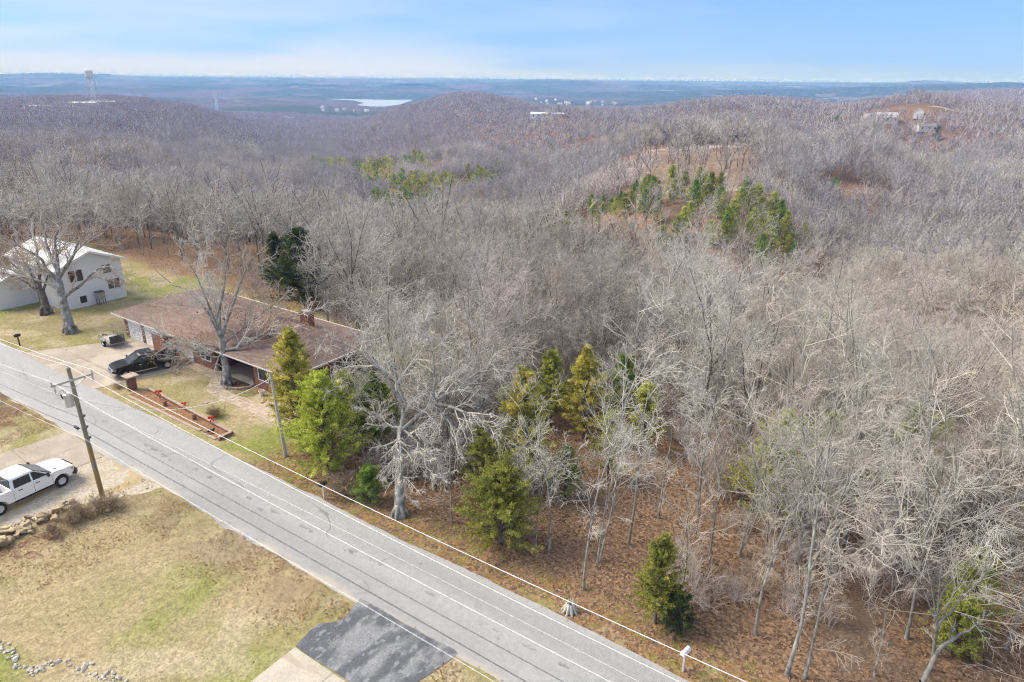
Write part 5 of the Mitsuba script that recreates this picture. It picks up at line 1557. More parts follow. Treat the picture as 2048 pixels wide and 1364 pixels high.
# ------------------------------------------------------------------ mailboxes, stump and garden things
def mailbox(label, px, py, body, postmat, rot, hgt=1.05):
    q = gp(px, py)
    key = thing('mailbox', label, 'mailbox')
    M = place(q[0], q[1], 0, rot)
    prof = np.array([(-0.12, 0), (0.12, 0), (0.12, 0.13)] + [(0.12 * math.cos(t_), 0.13 + 0.12 * math.sin(t_)) for t_ in np.linspace(0.2, math.pi - 0.2, 7)] + [(-0.12, 0.13)])
    m = trimesh.creation.extrude_polygon(Polygon(prof), 0.56, engine='earcut')
    v = m.vertices.copy()
    m.vertices = np.column_stack([v[:, 2] - 0.28, v[:, 0], v[:, 1] + hgt]); m.fix_normals()
    add('box', m, body, key, 30, to_world=M)
    add('door', box(-0.30, -0.28, -0.11, 0.11, hgt + 0.01, hgt + 0.22), body, key, to_world=M)
    add('flag', box(-0.12, 0.08, 0.125, 0.14, hgt + 0.16, hgt + 0.26), 'red_lens', key, to_world=M)
    add('post', cat([box(-0.055, 0.055, -0.055, 0.055, -0.3, hgt), box(-0.24, 0.24, -0.05, 0.05, hgt - 0.05, hgt)]), postmat, key, to_world=M)
    KEEP_CLEAR.append((q[0], q[1], 1.5))
    return key


mailbox('black roadside mailbox on a pale post by the bright cedar', 649, 998, 'black_plastic', 'grey_wood', _up, 1.1)
mailbox('white roadside mailbox on a pale post near the bottom right', 1366, 1342, 'white_paint', 'grey_wood', _up - 12, 1.15)
mailbox('black mailbox by the left lawn near the far end of the road', 40, 692, 'black_plastic', 'metal_dark', _up, 1.1)

st = gp(1140, 1222)
stump = thing('tree_stump', 'splintered grey stump on the far verge', 'stump')
_sg = np.random.default_rng(5)
az_ = np.arange(9) * 2 * np.pi / 9
dirs_ = np.column_stack([np.cos(az_), np.sin(az_), az_ * 0])
roots = np.stack([dirs_ * 0.10 + [0, 0, 0.5], dirs_ * 0.22 + [0, 0, 0.32], dirs_ * 0.36 + [0, 0, 0.08], dirs_ * 0.55 + [0, 0, -0.1]], 1) + st
add('trunk', tube_mesh([(np.array([[st - [0, 0, 0.2], st + [0, 0, 0.25], st + [0.02, 0, 0.5]]]), np.array([[0.34, 0.27, 0.22]]), 12), (roots, np.tile([0.12, 0.11, 0.08, 0.04], (9, 1)), 6)]), 'grey_wood', stump, True)
spl = np.stack([dirs_ * 0.15 + [0, 0, 0.4], dirs_ * 0.17 + np.column_stack([az_ * 0, az_ * 0, _sg.uniform(0.6, 0.95, 9)])], 1) + st
add('splinter', tube_mesh([(spl, np.tile([0.07, 0.012], (9, 1)), 5)]), 'grey_wood', stump)
labels[[k for k in scene if k.startswith('tree_stump__splinter')][0]] = {'kind': 'stuff'}

pot = thing('flower_pot', 'terracotta pot with dead brown plants on the patio', 'pot')
pq = gp(524, 791)
add('pot', lathe(([[0.0, 0.02], [0.17, 0.02], [0.26, 0.42], [0.28, 0.42], [0.28, 0.48], [0.24, 0.48], [0.22, 0.42], [0.0, 0.40]]), sections=20), 'white_ceramic', pot, 30, to_world=place(pq[0], pq[1], 0.02))
add('soil', cyl([0, 0, 0.38], [0, 0, 0.425], 0.22, n=16), 'terracotta', pot, to_world=place(pq[0], pq[1], 0.02))
tub = thing('planter_tub', 'round grey tub planted with green leaves at the right end of the brick house', 'planter')
tq_ = gp(686, 781)
add('tub', lathe(([[0.0, 0.0], [0.42, 0.0], [0.48, 0.72], [0.52, 0.75], [0.46, 0.75], [0.44, 0.68], [0.0, 0.66]]), sections=22), 'galvanised', tub, 30, to_world=place(tq_[0], tq_[1], 0))
tl_ = leaf_mesh(np.column_stack([_sg.normal(0, 0.2, 160), _sg.normal(0, 0.2, 160), 0.72 + np.abs(_sg.normal(0, 0.12, 160))]), 0.07, _sg, 1.5)
add('leaves', tl_, 'cedar_green', tub, to_world=place(tq_[0], tq_[1], 0))
labels[[k for k in scene if k.startswith('planter_tub__leaves')][0]] = {'kind': 'stuff'}
fg = thing('garden_statue', 'small white garden statue at the foot of the front oak', 'statue')
fq_ = gp(443, 765)
add('figure', lathe(([[0, 0.0], [0.16, 0.0], [0.15, 0.12], [0.09, 0.2], [0.12, 0.36], [0.07, 0.48], [0.04, 0.52], [0.075, 0.60], [0.05, 0.68], [0, 0.70]]), sections=14), 'white_ceramic', fg, 40, to_world=place(fq_[0], fq_[1], 0.03))
add('base', box(-0.18, 0.18, -0.18, 0.18, -0.05, 0.04), 'white_ceramic', fg, to_world=place(fq_[0], fq_[1], 0.03))
mh = gp(410, 806)
tag(add('septic_lid', lathe(([[0, 0.09], [0.26, 0.09], [0.30, 0.07], [0.30, -0.05], [0, -0.05]]), sections=20), 'edging_brick', smooth=30, to_world=place(mh[0], mh[1], 0)), 'round brown lid set in the front lawn', 'lid')
for k, (o_, a_, lab) in enumerate(((27.6, 57.0, 'big red bow by the gate pillar end of the brick planter'), (27.6, 53.0, 'small red bow in the middle of the brick planter'), (27.4, 48.7, 'red bow near the low end of the brick planter'))):
    bw = thing('ribbon_bow', lab, 'bow')
    c_ = W(o_, a_, 0.75)
    s_ = 0.55 if k == 1 else 0.72
    loops = [trimesh.creation.icosphere(2, 0.2) for _ in range(2)]
    for s, lp in zip((-1, 1), loops):
        lp.apply_scale([1.0, 0.45, 0.8]); lp.apply_transform(trimesh.transformations.rotation_matrix(s * 0.5, [0, 1, 0])); lp.apply_translation([s * 0.22, 0, 0.06])
        add('loop', lp, 'red_ribbon', bw, True, to_world=T().translate(c_.tolist()).rotate([0, 0, 1], 20).scale(s_))
        add('tail', quad_prism([[s * 0.03, 0, 0], [s * 0.28, 0.02, -0.5], [s * 0.14, 0.02, -0.54], [-s * 0.03, 0, 0]], 0.02), 'red_ribbon', bw, to_world=T().translate(c_.tolist()).rotate([0, 0, 1], 20).scale(s_))
    add('stake', cyl([0, 0.02, -0.75], [0, 0.02, 0.05], 0.02, n=6), 'dark_wood', bw, to_world=T().translate(c_.tolist()))
bl = gp(423, 868)
blk = thing('garden_ornament', 'small black bird shaped ornament in the low end of the brick planter', 'ornament')
bm = trimesh.creation.icosphere(2, 0.16); bm.apply_scale([1.6, 0.8, 0.9]); bm.apply_translation([0, 0, 0.24])
hd = trimesh.creation.icosphere(2, 0.09); hd.apply_translation([0.24, 0, 0.40])
add('body', bm, 'black_plastic', blk, True, to_world=place(bl[0], bl[1], 0.05, 20))
add('head', hd, 'black_plastic', blk, True, to_world=place(bl[0], bl[1], 0.05, 20))
add('tail', quad_prism([[-0.15, -0.06, 0.24], [-0.48, -0.10, 0.2], [-0.48, 0.10, 0.2], [-0.15, 0.06, 0.24]], 0.03), 'black_plastic', blk, to_world=place(bl[0], bl[1], 0.05, 20))

# ------------------------------------------------------------------ rocks
scene['sandstone'] = diffuse(proc(lambda p, n, uv: mix(mix((0.40, 0.31, 0.18), (0.55, 0.46, 0.31), cell_rand(dr.floor(p.x * 1.6), dr.floor(p.y * 1.6), 1)), (0.27, 0.225, 0.16), smoothstep(0.45, 0.65, fbm(p.x * 3.0, p.y * 3.0, p.z * 3.0, 3)))))
scene['limestone'] = diffuse(proc(lambda p, n, uv: mix((0.42, 0.395, 0.35), (0.60, 0.58, 0.54), noise(p.x * 4.0, p.y * 4.0, p.z * 4.0))))


def rock(seed, sx, sy, sz, blocky=True):
    g = np.random.default_rng(seed)
    pts = g.uniform(-1, 1, (14 if blocky else 22, 3))
    pts /= np.maximum(np.abs(pts).max(1, keepdims=True), 1e-6) if blocky else np.linalg.norm(pts, axis=1, keepdims=True)
    m = trimesh.convex.convex_hull(pts * [sx, sy, sz])
    return m


rocks = [mikit.ply(rock(300 + k, 0.38, 0.28, 0.22), 'sandstone') for k in range(6)]
rw = thing('rock_wall', 'tumbled wall of golden sandstone blocks below the white pickup', 'rock wall')
_rg = np.random.default_rng(9)
for k in range(44):
    t_ = _rg.uniform(0, 1) ** 1.3
    px_, py_ = -30 + 180 * t_, 1098 - 86 * t_ + _rg.uniform(-26, 22) * (1 - 0.6 * t_)
    q_ = gp(px_, py_)
    s_ = _rg.uniform(0.35, 1.15) * (1.15 - 0.5 * t_)
    add('rock', None, None, rw, shape=rocks[int(_rg.integers(0, 6))], to_world=T().translate([q_[0], q_[1], 0.12 * s_ + _rg.uniform(0, 0.25)]).rotate([0, 0, 1], _rg.uniform(0, 360)).rotate([1, 0, 0], _rg.uniform(-25, 25)).scale(s_))
stones = [mikit.ply(rock(400 + k, 0.13, 0.10, 0.08, False), 'limestone') for k in range(6)]
sb = thing('stone_border', 'curved border of white stones at the bottom left corner', 'stone border')
border = np.array([gp(*q) for q in ((-20, 1282), (8, 1296), (30, 1312), (38, 1330), (52, 1344), (70, 1348), (84, 1338), (104, 1328), (128, 1320), (152, 1322), (170, 1338), (186, 1350), (212, 1356), (240, 1364), (262, 1376))])[:, :2]
bls = LineString(border)
for k in range(84):
    c_ = np.array(bls.interpolate(_rg.uniform(0, bls.length)).coords[0]) + _rg.normal(0, 0.14, 2)
    s_ = _rg.uniform(0.45, 1.35)
    add('stone', None, None, sb, shape=stones[int(_rg.integers(0, 6))], to_world=T().translate([c_[0], c_[1], 0.04 * s_]).rotate([0, 0, 1], _rg.uniform(0, 360)).rotate([1, 0, 0], _rg.uniform(-30, 30)).scale(s_))
# ------------------------------------------------------------------ shrubs, underbrush, leaves on the ground
def shrub_mesh(seed, H, n, spread, twig, n2=6, n3=4):
    g = np.random.default_rng(seed)
    az = g.uniform(0, 2 * np.pi, n); an = np.radians(g.uniform(5, spread, n))
    d = np.column_stack([np.cos(az) * np.sin(an), np.sin(az) * np.sin(an), np.cos(an)])
    s = g.normal(0, 0.12, (n, 3)); s[:, 2] = -0.05
    L = H * g.uniform(0.55, 1.1, n)
    p1, q1 = grow(g, s, d, L, np.full(n, twig * 1.8), np.full(n, twig), 4, 0.12, 0.04)
    a = sprout(g, p1, q1, n2, 0.2, 1.0, 40, 0.5, 0.8, L, twig)
    p2, q2 = grow(g, a[0], a[1], a[2], a[3], np.full(len(a[3]), twig * 0.7), 3, 0.2, 0.02)
    b = sprout(g, p2, q2, n3, 0.2, 1.0, 42, 0.55, 0.8, a[2], twig * 0.8)
    p3, q3 = grow(g, b[0], b[1], b[2], b[3], np.full(len(b[3]), twig * 0.6), 2, 0.2, 0.0)
    return tube_mesh([(p1, q1, 3), (p2, q2, 3), (p3, q3, 3)])


scene['brush_twigs'] = diffuse(proc(twig_fn((0.43, 0.355, 0.30), (0.50, 0.43, 0.375), (0.37, 0.30, 0.24))))
for k in range(3):
    scene[f'brush_{k}'] = {'type': 'shapegroup', 'twigs': mikit.ply(shrub_mesh(500 + k, 2.6 - 0.5 * k, 13, 44, 0.0082, 5, 4), ('brush_twigs', 'twigs_rose', 'brush_twigs')[k])}
gx, gy = scatter(0, 100, 1.7, 91)
kk = clear_of(gx, gy) & (meshkit.fbm(np.column_stack([gx / 9, gy / 9, gx * 0]), 3, 4) > 0.34)
gx, gy = gx[kk], gy[kk]
gz = height(gx, gy)
g_ = np.random.default_rng(8)
for i in range(len(gx)):
    scene[f'underbrush__{i + 1:04d}'] = {'type': 'instance', 'group': {'type': 'ref', 'id': f'brush_{int(g_.integers(0, 3))}'}, 'to_world': place(gx[i], gy[i], gz[i], g_.uniform(0, 360), g_.uniform(0.5, 1.5))}
labels['underbrush'] = {'label': 'thin brown twiggy underbrush on the leaf litter between the trunks', 'category': 'brush', 'kind': 'stuff'}
n_b = len(gx)
# denser brush along the front of the woods
gx, gy = scatter(0, 62, 1.25, 92)
kk = clear_of(gx, gy) & (meshkit.fbm(np.column_stack([gx / 5, gy / 5, gx * 0]), 3, 14) > 0.42) & (gx * NR[0] + gy * NR[1] > 29.0)
gx, gy = gx[kk], gy[kk]
gz = height(gx, gy)
for i in range(len(gx)):
    scene[f'underbrush__{n_b + i + 1:04d}'] = {'type': 'instance', 'group': {'type': 'ref', 'id': f'brush_{int(g_.integers(0, 3))}'}, 'to_world': place(gx[i], gy[i], gz[i], g_.uniform(0, 360), g_.uniform(0.55, 1.25))}
print('underbrush', n_b, len(gx))
scene['dry_brush'] = diffuse(proc(twig_fn((0.34, 0.265, 0.18), (0.42, 0.345, 0.25), (0.27, 0.205, 0.135))))
dry = [mikit.ply(shrub_mesh(520 + k, 1.25, 34, 62, 0.0085, 7, 5), 'dry_brush') for k in range(2)]
scene['dry_leaf'] = {'type': 'twosided', 'bsdf': diffuse(proc(leaf_fn((0.27, 0.16, 0.09), (0.40, 0.27, 0.14), (0.25, 0.22, 0.09))))}
sh_leaf = []
for k in range(2):
    g2 = np.random.default_rng(540 + k)
    c_ = g2.normal(0, 1, (260, 3)) * [0.62, 0.62, 0.30] + [0, 0, 0.40]
    c_[:, 2] = np.abs(c_[:, 2])
    sh_leaf.append(mikit.ply(leaf_mesh(c_, 0.055, g2, 1.5), 'dry_leaf'))
for px_, py_, s_, lab in ((112, 1072, 0.7, 'dry shrub below the golden rocks'), (140, 1048, 0.75, 'grey brown shrub right of the golden rocks'),
                          (168, 1034, 0.85, 'twiggy shrub left of the pole foot'), (200, 1024, 0.95, 'tall twiggy shrub around the foot of the utility pole'), (226, 1016, 0.8, 'low dry shrub right of the pole foot'),
                          (430, 715, 0.9, 'rust leaved shrub before the front door'), (402, 724, 0.7, 'small brown shrub beside the walk'),
                          (236, 776, 0.5, 'little green brown shrub at the foot of the gate pillar'), (432, 833, 0.75, 'bare round shrub behind the low end of the planter'), (690, 985, 1.3, 'arching brown brush left of the sycamore foot')):
    q_ = gp(px_, py_)
    key = thing('dry_shrub', lab, 'shrub')
    k = len(lab) % 2
    add('twigs', None, None, key, shape=dry[k], to_world=place(q_[0], q_[1], 0, px_ * 7, s_ * 1.1))
    add('leaves', None, None, key, shape=sh_leaf[k], to_world=place(q_[0], q_[1], 0, px_ * 11, s_ * 0.9))
    labels[f'{key}__leaves'] = {'kind': 'stuff'}

# fallen leaves, single ones
g2 = np.random.default_rng(15)
N = 900000
lx, ly = g2.uniform(-75, 45, N), g2.uniform(18, 100, N)
o_, a_ = lx * NR[0] + ly * NR[1], lx * DR[0] + ly * DR[1]
nz = meshkit.fbm(np.column_stack([lx * 0.35, ly * 0.35, lx * 0]), 4, 61)
nz2 = meshkit.fbm(np.column_stack([lx * 1.1, ly * 1.1, lx * 0]), 3, 62)
pr = np.zeros(N)
near = (o_ < 19.9)
pr = np.where(near, 0.002 + 0.035 * np.clip(nz - 0.5, 0, 1) * 4 * np.clip(nz2, 0, 1), pr)
pr = np.where(near & (o_ > 15.5) & (a_ > 25) & (a_ < 46), np.clip((nz + nz2 * 0.6 - 0.62) * 2.2, 0.02, 0.85) * np.clip((o_ - 15.5) / 1.6, 0.2, 1), pr)
pr = np.where(near & (np.hypot(lx - gp(110, 1088)[0], ly - gp(110, 1088)[1]) < 4.5) & (o_ < 17.2), 0.7 * np.clip(nz2 * 1.4 - 0.2, 0, 1), pr)
pr = np.where(near & (o_ > 16) & (a_ > 59.0) & (a_ < 75), np.clip((nz2 - 0.3) * 2.2, 0, 0.9), pr)
hp = gp(675, 1222)
pr = np.where(np.hypot(lx - hp[0], ly - hp[1]) < 0.75, 0.95, pr)
hp = gp(895, 1352)
pr = np.where(np.hypot(lx - hp[0], ly - hp[1]) < 0.8, 0.9, pr)
verge = (o_ > 25.3) & (o_ < 33) & (a_ < 42)
pr = np.where(verge, 0.42 * np.clip((o_ - 25.2) / 2.0, 0.25, 1) * np.clip(nz2 * 1.6, 0.1, 1), pr)
inner = (o_ >= 33) & (a_ < 41)
pr = np.where(inner, 0.30 * np.clip(1.4 - np.hypot(lx, ly) / 75, 0, 1), pr)
yard = (o_ > 25.6) & (a_ >= 41)
pr = np.where(yard, 0.005 + 0.03 * np.clip(nz - 0.52, 0, 1) * 4, pr)
pr = np.where((o_ > 19.95) & (o_ < 25.4), 0.0003 + 0.012 * (o_ < 20.4), pr)
house_box = (o_ > 33.2) & (o_ < 45.3) & (a_ > 46) & (a_ < 76.2)
pr = np.where(house_box, 0, pr)
px_ = 1024 + FOCAL * lx / np.maximum(ly * math.cos(PITCH) + CAM_H * math.sin(PITCH), 1)
keep = (g2.uniform(0, 1, N) < pr) & (px_ > -60) & (px_ < 2110)
lx, ly = lx[keep], ly[keep]
lz = height(lx, ly) + 0.05
lm = leaf_mesh(np.column_stack([lx, ly, lz]), 0.052, g2, 0.9)
scene['fallen_leaf'] = {'type': 'twosided', 'bsdf': diffuse(proc(leaf_fn((0.27, 0.155, 0.085), (0.40, 0.26, 0.155), (0.19, 0.12, 0.08))))}
tag(add('fallen_leaves', lm, 'fallen_leaf'), 'brown oak leaves lying on the verge, the lawns and under the trees', 'leaves', kind='stuff')
print('leaves', len(lx))

# tufts of dry grass
N = 150000
lx, ly = g2.uniform(-75, 30, N), g2.uniform(18, 95, N)
o_, a_ = lx * NR[0] + ly * NR[1], lx * DR[0] + ly * DR[1]
px_ = 1024 + FOCAL * lx / np.maximum(ly * math.cos(PITCH) + CAM_H * math.sin(PITCH), 1)
keep = ((o_ < 19.6) | ((o_ > 25.6) & (a_ > 40)) | ((o_ > 25.4) & (o_ < 28.5))) & (px_ > -60) & (px_ < 2110) & ~((o_ > 33) & (o_ < 45.3) & (a_ > 46) & (a_ < 76)) & ~((o_ > 25) & (o_ < 35) & (a_ > 61) & (a_ < 79.5)) & ~((o_ < 20.3) & (a_ > 17) & (a_ < 24.2)) & ~((o_ < 21) & (a_ > 43.3) & (a_ < 58.8)) & ~((o_ > 33) & (o_ < 40) & (a_ > 97.8) & (a_ < 106.3)) & ~((o_ > 30.5) & (o_ < 34.2) & (a_ > 44.3) & (a_ < 61))
lx, ly = lx[keep], ly[keep]
n_ = len(lx)
az = g2.uniform(0, 2 * np.pi, n_ * 2)
b0 = np.repeat(np.column_stack([lx, ly, height(lx, ly) - 0.01]), 2, 0)
h_ = g2.uniform(0.02, 0.06, n_ * 2)[:, None]
sd = np.column_stack([np.cos(az), np.sin(az), az * 0]) * 0.022
ln_ = np.column_stack([-np.sin(az), np.cos(az), az * 0]) * g2.normal(0, 0.05, (n_ * 2, 1))
v_ = np.stack([b0 - sd, b0 + sd, b0 + ln_ + h_ * [0, 0, 1.0]], 1).reshape(-1, 3)
scene['grass_blades'] = {'type': 'twosided', 'bsdf': diffuse(proc(lambda p, n, uv: mix(mix((0.44, 0.36, 0.20), (0.34, 0.31, 0.12), smoothstep(0.3, 0.7, fbm(p.x * 0.23 + 5.0, p.y * 0.23, 2.0, 4))), (0.24, 0.30, 0.07), smoothstep(0.50, 0.7, fbm(p.x * 0.16 + 31.0, p.y * 0.16, 2.0, 4)) * 0.8)))}
tag(add('lawn_grass', trimesh.Trimesh(v_, np.arange(len(v_)).reshape(-1, 3), process=False), 'grass_blades'), 'short dry winter grass of the lawns and verge', 'grass', kind='stuff')

# ------------------------------------------------------------------ far things
def small_house(px, py, r, w, d, h, rise, rot, wall, roof, label, group=None, name='house', z=None, windows=3):
    q = at_dist(px, py, r)
    zz = float(height(q[0], q[1])[0]) if z is None else z
    key = thing(name, label, 'house' if name == 'house' else 'building', group)
    M = place(q[0], q[1], zz, rot)
    prof = Polygon([(-d / 2, -1.5), (d / 2, -1.5), (d / 2, h), (0, h + rise), (-d / 2, h)])
    m = trimesh.creation.extrude_polygon(prof, w, engine='earcut')
    v = m.vertices.copy()
    m.vertices = np.column_stack([v[:, 2] - w / 2, v[:, 0], v[:, 1]]); m.fix_normals()
    add('wall', m, wall, key, to_world=M)
    e = 0.4
    add('roof', cat([quad_prism([[-w / 2 - e, s * (d / 2 + e), h - rise * e / (d / 2) + 0.05], [w / 2 + e, s * (d / 2 + e), h - rise * e / (d / 2) + 0.05], [w / 2 + e, 0, h + rise + 0.05], [-w / 2 - e, 0, h + rise + 0.05]], 0.18, np.array([0, s * rise, d / 2])) for s in (-1, 1)]), roof, key, to_world=M)
    for k in range(windows):
        x_ = -w / 2 + w * (k + 0.5) / windows
        for s in (-1, 1):
            add('window', box(x_ - 0.7, x_ + 0.7, min(s * d / 2, s * (d / 2 + 0.06)), max(s * d / 2, s * (d / 2 + 0.06)), h * 0.35, h * 0.75), 'window_glass', key, to_world=M)
    KEEP_CLEAR.append((q[0], q[1], w * 0.6))
    return key


scene['pale_wall'] = diffuse((0.76, 0.75, 0.73)); scene['tan_wall'] = diffuse((0.40, 0.34, 0.28)); scene['pale_roof'] = diffuse((0.52, 0.52, 0.53)); scene['slate_roof'] = diffuse((0.30, 0.28, 0.27)); scene['white_roof'] = diffuse((0.76, 0.77, 0.79))
for a_ in ((1742, 214, 745, 12, 8, 3.2, 3.0, 20, 'pale_wall', 'pale_roof', 'white steep gabled house, left of the hilltop group on the right'), (1776, 222, 735, 17, 10, 4.5, 4.0, -10, 'pale_wall', 'pale_roof', 'broad grey roofed house in the middle of the hilltop group'),
           (1838, 226, 750, 11, 8, 4.5, 3.0, 60, 'pale_wall', 'pale_roof', 'white gabled house, right of the hilltop group'), (1858, 231, 725, 16, 9, 3.4, 2.4, -5, 'pale_wall', 'slate_roof', 'tan roofed white house at the right end of the hilltop group'),
           (1708, 220, 760, 12, 8, 3.2, 2.2, 0, 'tan_wall', 'slate_roof', 'tan house half hidden by trees left of the hilltop group'), (1480, 214, 860, 16, 9, 3.2, 2.5, 15, 'tan_wall', 'pale_roof', 'lone pale roof among the hilltop trees'),
           (1447, 284, 445, 16, 9, 3.0, 2.0, 8, 'tan_wall', 'slate_roof', 'dark roofed house at the top edge of the brown clearing'), (1835, 240, 700, 6, 4, 2.6, 1.4, 30, 'tan_wall', 'slate_roof', 'small brown shed below the hilltop houses')):
    small_house(*a_)
for a_ in ((1097, 233, 900, 44, 16, 5.0, 1.6, -8, 'white_siding', 'white_roof', 'long white roofed shed on the middle hill'),
           (62, 192, 1060, 34, 14, 6, 1.0, 4, 'pale_wall', 'white_roof', 'low white building at the left end of the hilltop row'), (80, 190, 1080, 26, 14, 7, 1.0, 4, 'pale_wall', 'white_roof', 'white block with dark openings in the left hilltop row'),
           (122, 191, 1080, 46, 15, 6, 1.0, 4, 'pale_wall', 'white_roof', 'long white building in the middle of the left hilltop row'), (165, 188, 1100, 34, 16, 9, 1.0, 0, 'pale_wall', 'white_roof', 'white building beside the legs of the water tower'),
           (205, 186, 1120, 40, 18, 8, 1.0, -6, 'tan_wall', 'pale_roof', 'tan long building at the right end of the left hilltop row')):
    small_house(*a_, name='long_building', windows=6)
fg_ = np.random.default_rng(31)
for k in range(34):
    if k < 9:
        px, py, r = fg_.uniform(548, 605), fg_.uniform(231, 240), fg_.uniform(1750, 2100)
    elif k < 15:
        px, py, r = fg_.uniform(640, 735), fg_.uniform(212, 224), fg_.uniform(2400, 2900)
    else:
        px, py, r = fg_.uniform(1070, 1240), fg_.uniform(194, 206), fg_.uniform(2900, 3900)
    w_ = fg_.uniform(9, 16)
    small_house(px, py, r, w_, w_ * 0.6, fg_.uniform(4, 8), fg_.uniform(2, 4), fg_.uniform(0, 180), ('pale_wall', 'white_siding', 'tan_wall')[k % 3], ('white_roof', 'pale_roof')[k % 2], 'tiny pale house speck in the hazy blue valley beyond the hills', 'house specks in the far valley', windows=0)

# water tower on the left hill: tank, four legs, braces
wt = at_dist(186, 190, 1150)
wz = float(height(wt[0], wt[1])[0])
tower = thing('water_tower', 'tall water tower on splayed legs against the sky on the left hill', 'water tower')
scene['tower_paint'] = diffuse((0.62, 0.64, 0.66))
TH = at_dist(178, 138, 1150)[2] - wz
WM = place(wt[0], wt[1], wz)
add('tank', lathe(([[0, TH - 12.5], [2.5, TH - 12], [5.0, TH - 9.5], [5.0, TH - 2.2], [3.0, TH - 0.6], [0, TH]]), sections=24), 'tower_paint', tower, 30, to_world=WM)
for k in range(4):
    an = math.pi / 4 + k * math.pi / 2
    add('leg', cyl([9.5 * math.cos(an), 9.5 * math.sin(an), 0], [4.6 * math.cos(an), 4.6 * math.sin(an), TH - 9], 0.42, n=8), 'tower_paint', tower, to_world=WM)
    for lv in (0.33, 0.66):
        an2 = an + math.pi / 2; r_ = 9.5 - 4.9 * lv
        add('strut', cyl([r_ * math.cos(an), r_ * math.sin(an), (TH - 9) * lv], [r_ * math.cos(an2), r_ * math.sin(an2), (TH - 9) * lv], 0.2, n=6), 'tower_paint', tower, to_world=WM)
add('riser', cyl([0, 0, 0], [0, 0, TH - 11], 0.6, n=10), 'tower_paint', tower, to_world=WM)
sv = at_dist(431, 197, 2450)
svz = float(height(sv[0], sv[1])[0])
st_ = thing('tall_building', 'slim white tower block standing by the far lake', 'building')
hgt_ = at_dist(431, 186, 2450)[2] - svz
add('block', box(-5, 5, -5, 5, -2, hgt_), 'white_siding', st_, to_world=place(sv[0], sv[1], svz, 20))
add('crown', box(-4, 4, -4, 4, hgt_, hgt_ + 3), 'white_siding', st_, to_world=place(sv[0], sv[1], svz, 20))

# distant line poles: H frames and single poles
for px, py, r, hh, two, lab in ((38, 286, 420, 16, False, 'single line pole in the dark woods at the left edge'), (141, 318, 390, 10, False, 'short pale pole at the left end of the brown cut'), (157, 302, 420, 15, True, 'twin legged line pole frame, left of the pair over the brown cut'), (170, 300, 430, 14, True, 'twin legged line pole frame, right of the pair over the brown cut'),
                              (247, 310, 385, 11, False, 'thin pole left of the pale frame in the brown gap'), (274, 322, 370, 13, True, 'pale twin legged frame in the brown gap of the left woods')):
    q = at_dist(px, py, r); z = float(height(q[0], q[1])[0])
    key = thing('line_pole', lab, 'pole')
    M = place(q[0], q[1], z, 25)
    for s in ((-1.7, 1.7) if two else (0,)):
        add('leg', cyl([s, 0, -1], [s * 0.75, 0, hh], 0.24, 0.17, 8), 'grey_wood', key, to_world=M)
    add('crossarm', box(-2.6 if two else -1.3, 2.6 if two else 1.3, -0.12, 0.12, hh - 1.6, hh - 1.3), 'grey_wood', key, to_world=M)

# the yard on the brown hill: gravel heap, parked cars
gq = at_dist(1398, 389, 272)
gz_ = float(height(gq[0], gq[1])[0])
hp_ = trimesh.creation.icosphere(3, 1.0)
hp_.vertices *= [2.6, 2.4, 2.0]
hp_.vertices += (meshkit.fbm(hp_.vertices * 1.5, 3, 4) - 0.5)[:, None] * 0.5
scene['pale_gravel'] = diffuse(proc(lambda p, n, uv: mi.Color3f(0.60, 0.58, 0.56) * (0.75 + 0.5 * noise(p.x * 3.0, p.y * 3.0, p.z * 3.0))))
tag(add('gravel_heap', hp_, 'pale_gravel', smooth=True, to_world=place(gq[0], gq[1], gz_ + 0.2)), 'pale domed gravel heap at the foot of the brown hill', 'heap')
scene['car_silver'] = principled((0.45, 0.46, 0.48), 0.3, 0.4, 0.5); scene['car_blue'] = principled((0.10, 0.20, 0.42), 0.3, 0.2, 0.5); scene['car_grey'] = principled((0.22, 0.23, 0.25), 0.3, 0.3, 0.5)
for px, py, r, rot, mat, lab in ((1345, 389, 275, 15, 'car_white', 'white car left of the gravel heap'), (1357, 384, 283, 40, 'car_blue', 'blue car nearest the gravel heap'), (1484, 404, 262, 70, 'car_grey', 'grey car right of the gravel heap above the cedars'), (1445, 378, 290, 10, 'car_silver', 'silver car among twigs right of the gravel heap'),
                              (1366, 316, 395, 20, 'car_white', 'white car halfway up the brown hill'), (1655, 304, 425, 0, 'car_white', 'white car at the left of the grey hill yard'), (1672, 299, 432, 30, 'car_silver', 'silver car in the grey hill yard'), (1700, 303, 428, 10, 'car_grey', 'dark car at the right of the grey hill yard')):
    q = at_dist(px, py, r); z = float(height(q[0], q[1])[0])
    key = thing('parked_car', lab, 'car')
    M = place(q[0], q[1], z + 0.05, rot)
    add('body', to_tm(extr([(-2.2, 0.35), (-2.25, 0.95), (-1.5, 1.02), (1.0, 0.98), (2.1, 0.82), (2.25, 0.4)], -0.88, 0.88)), mat, key, to_world=M)
    add('cabin', to_tm(hull_pts([(x_, s * y_, z_) for s in (-1, 1) for x_, y_, z_ in ((-1.6, 0.82, 1.0), (1.05, 0.82, 0.98), (-1.1, 0.66, 1.5), (0.3, 0.66, 1.52))])), 'window_glass', key, to_world=M)
    add('roof', box(-1.12, 0.32, -0.67, 0.67, 1.5, 1.55), mat, key, to_world=M)
    for x_ in (-1.4, 1.4):
        for s in (-1, 1):
            add('wheel', cyl([x_, s * 0.70, 0.32], [x_, s * 0.92, 0.32], 0.32, n=14), 'rubber', key, to_world=M)
x, y = scatter(0, 205, 4.0, 5)
k = clear_of(x, y)
x, y = x[k], y[k]
r = np.hypot(x, y)
order = np.argsort(r)
x, y, r = x[order], y[order], r[order]
z = height(x, y)
n_single = n_mass = 0
near_list = []
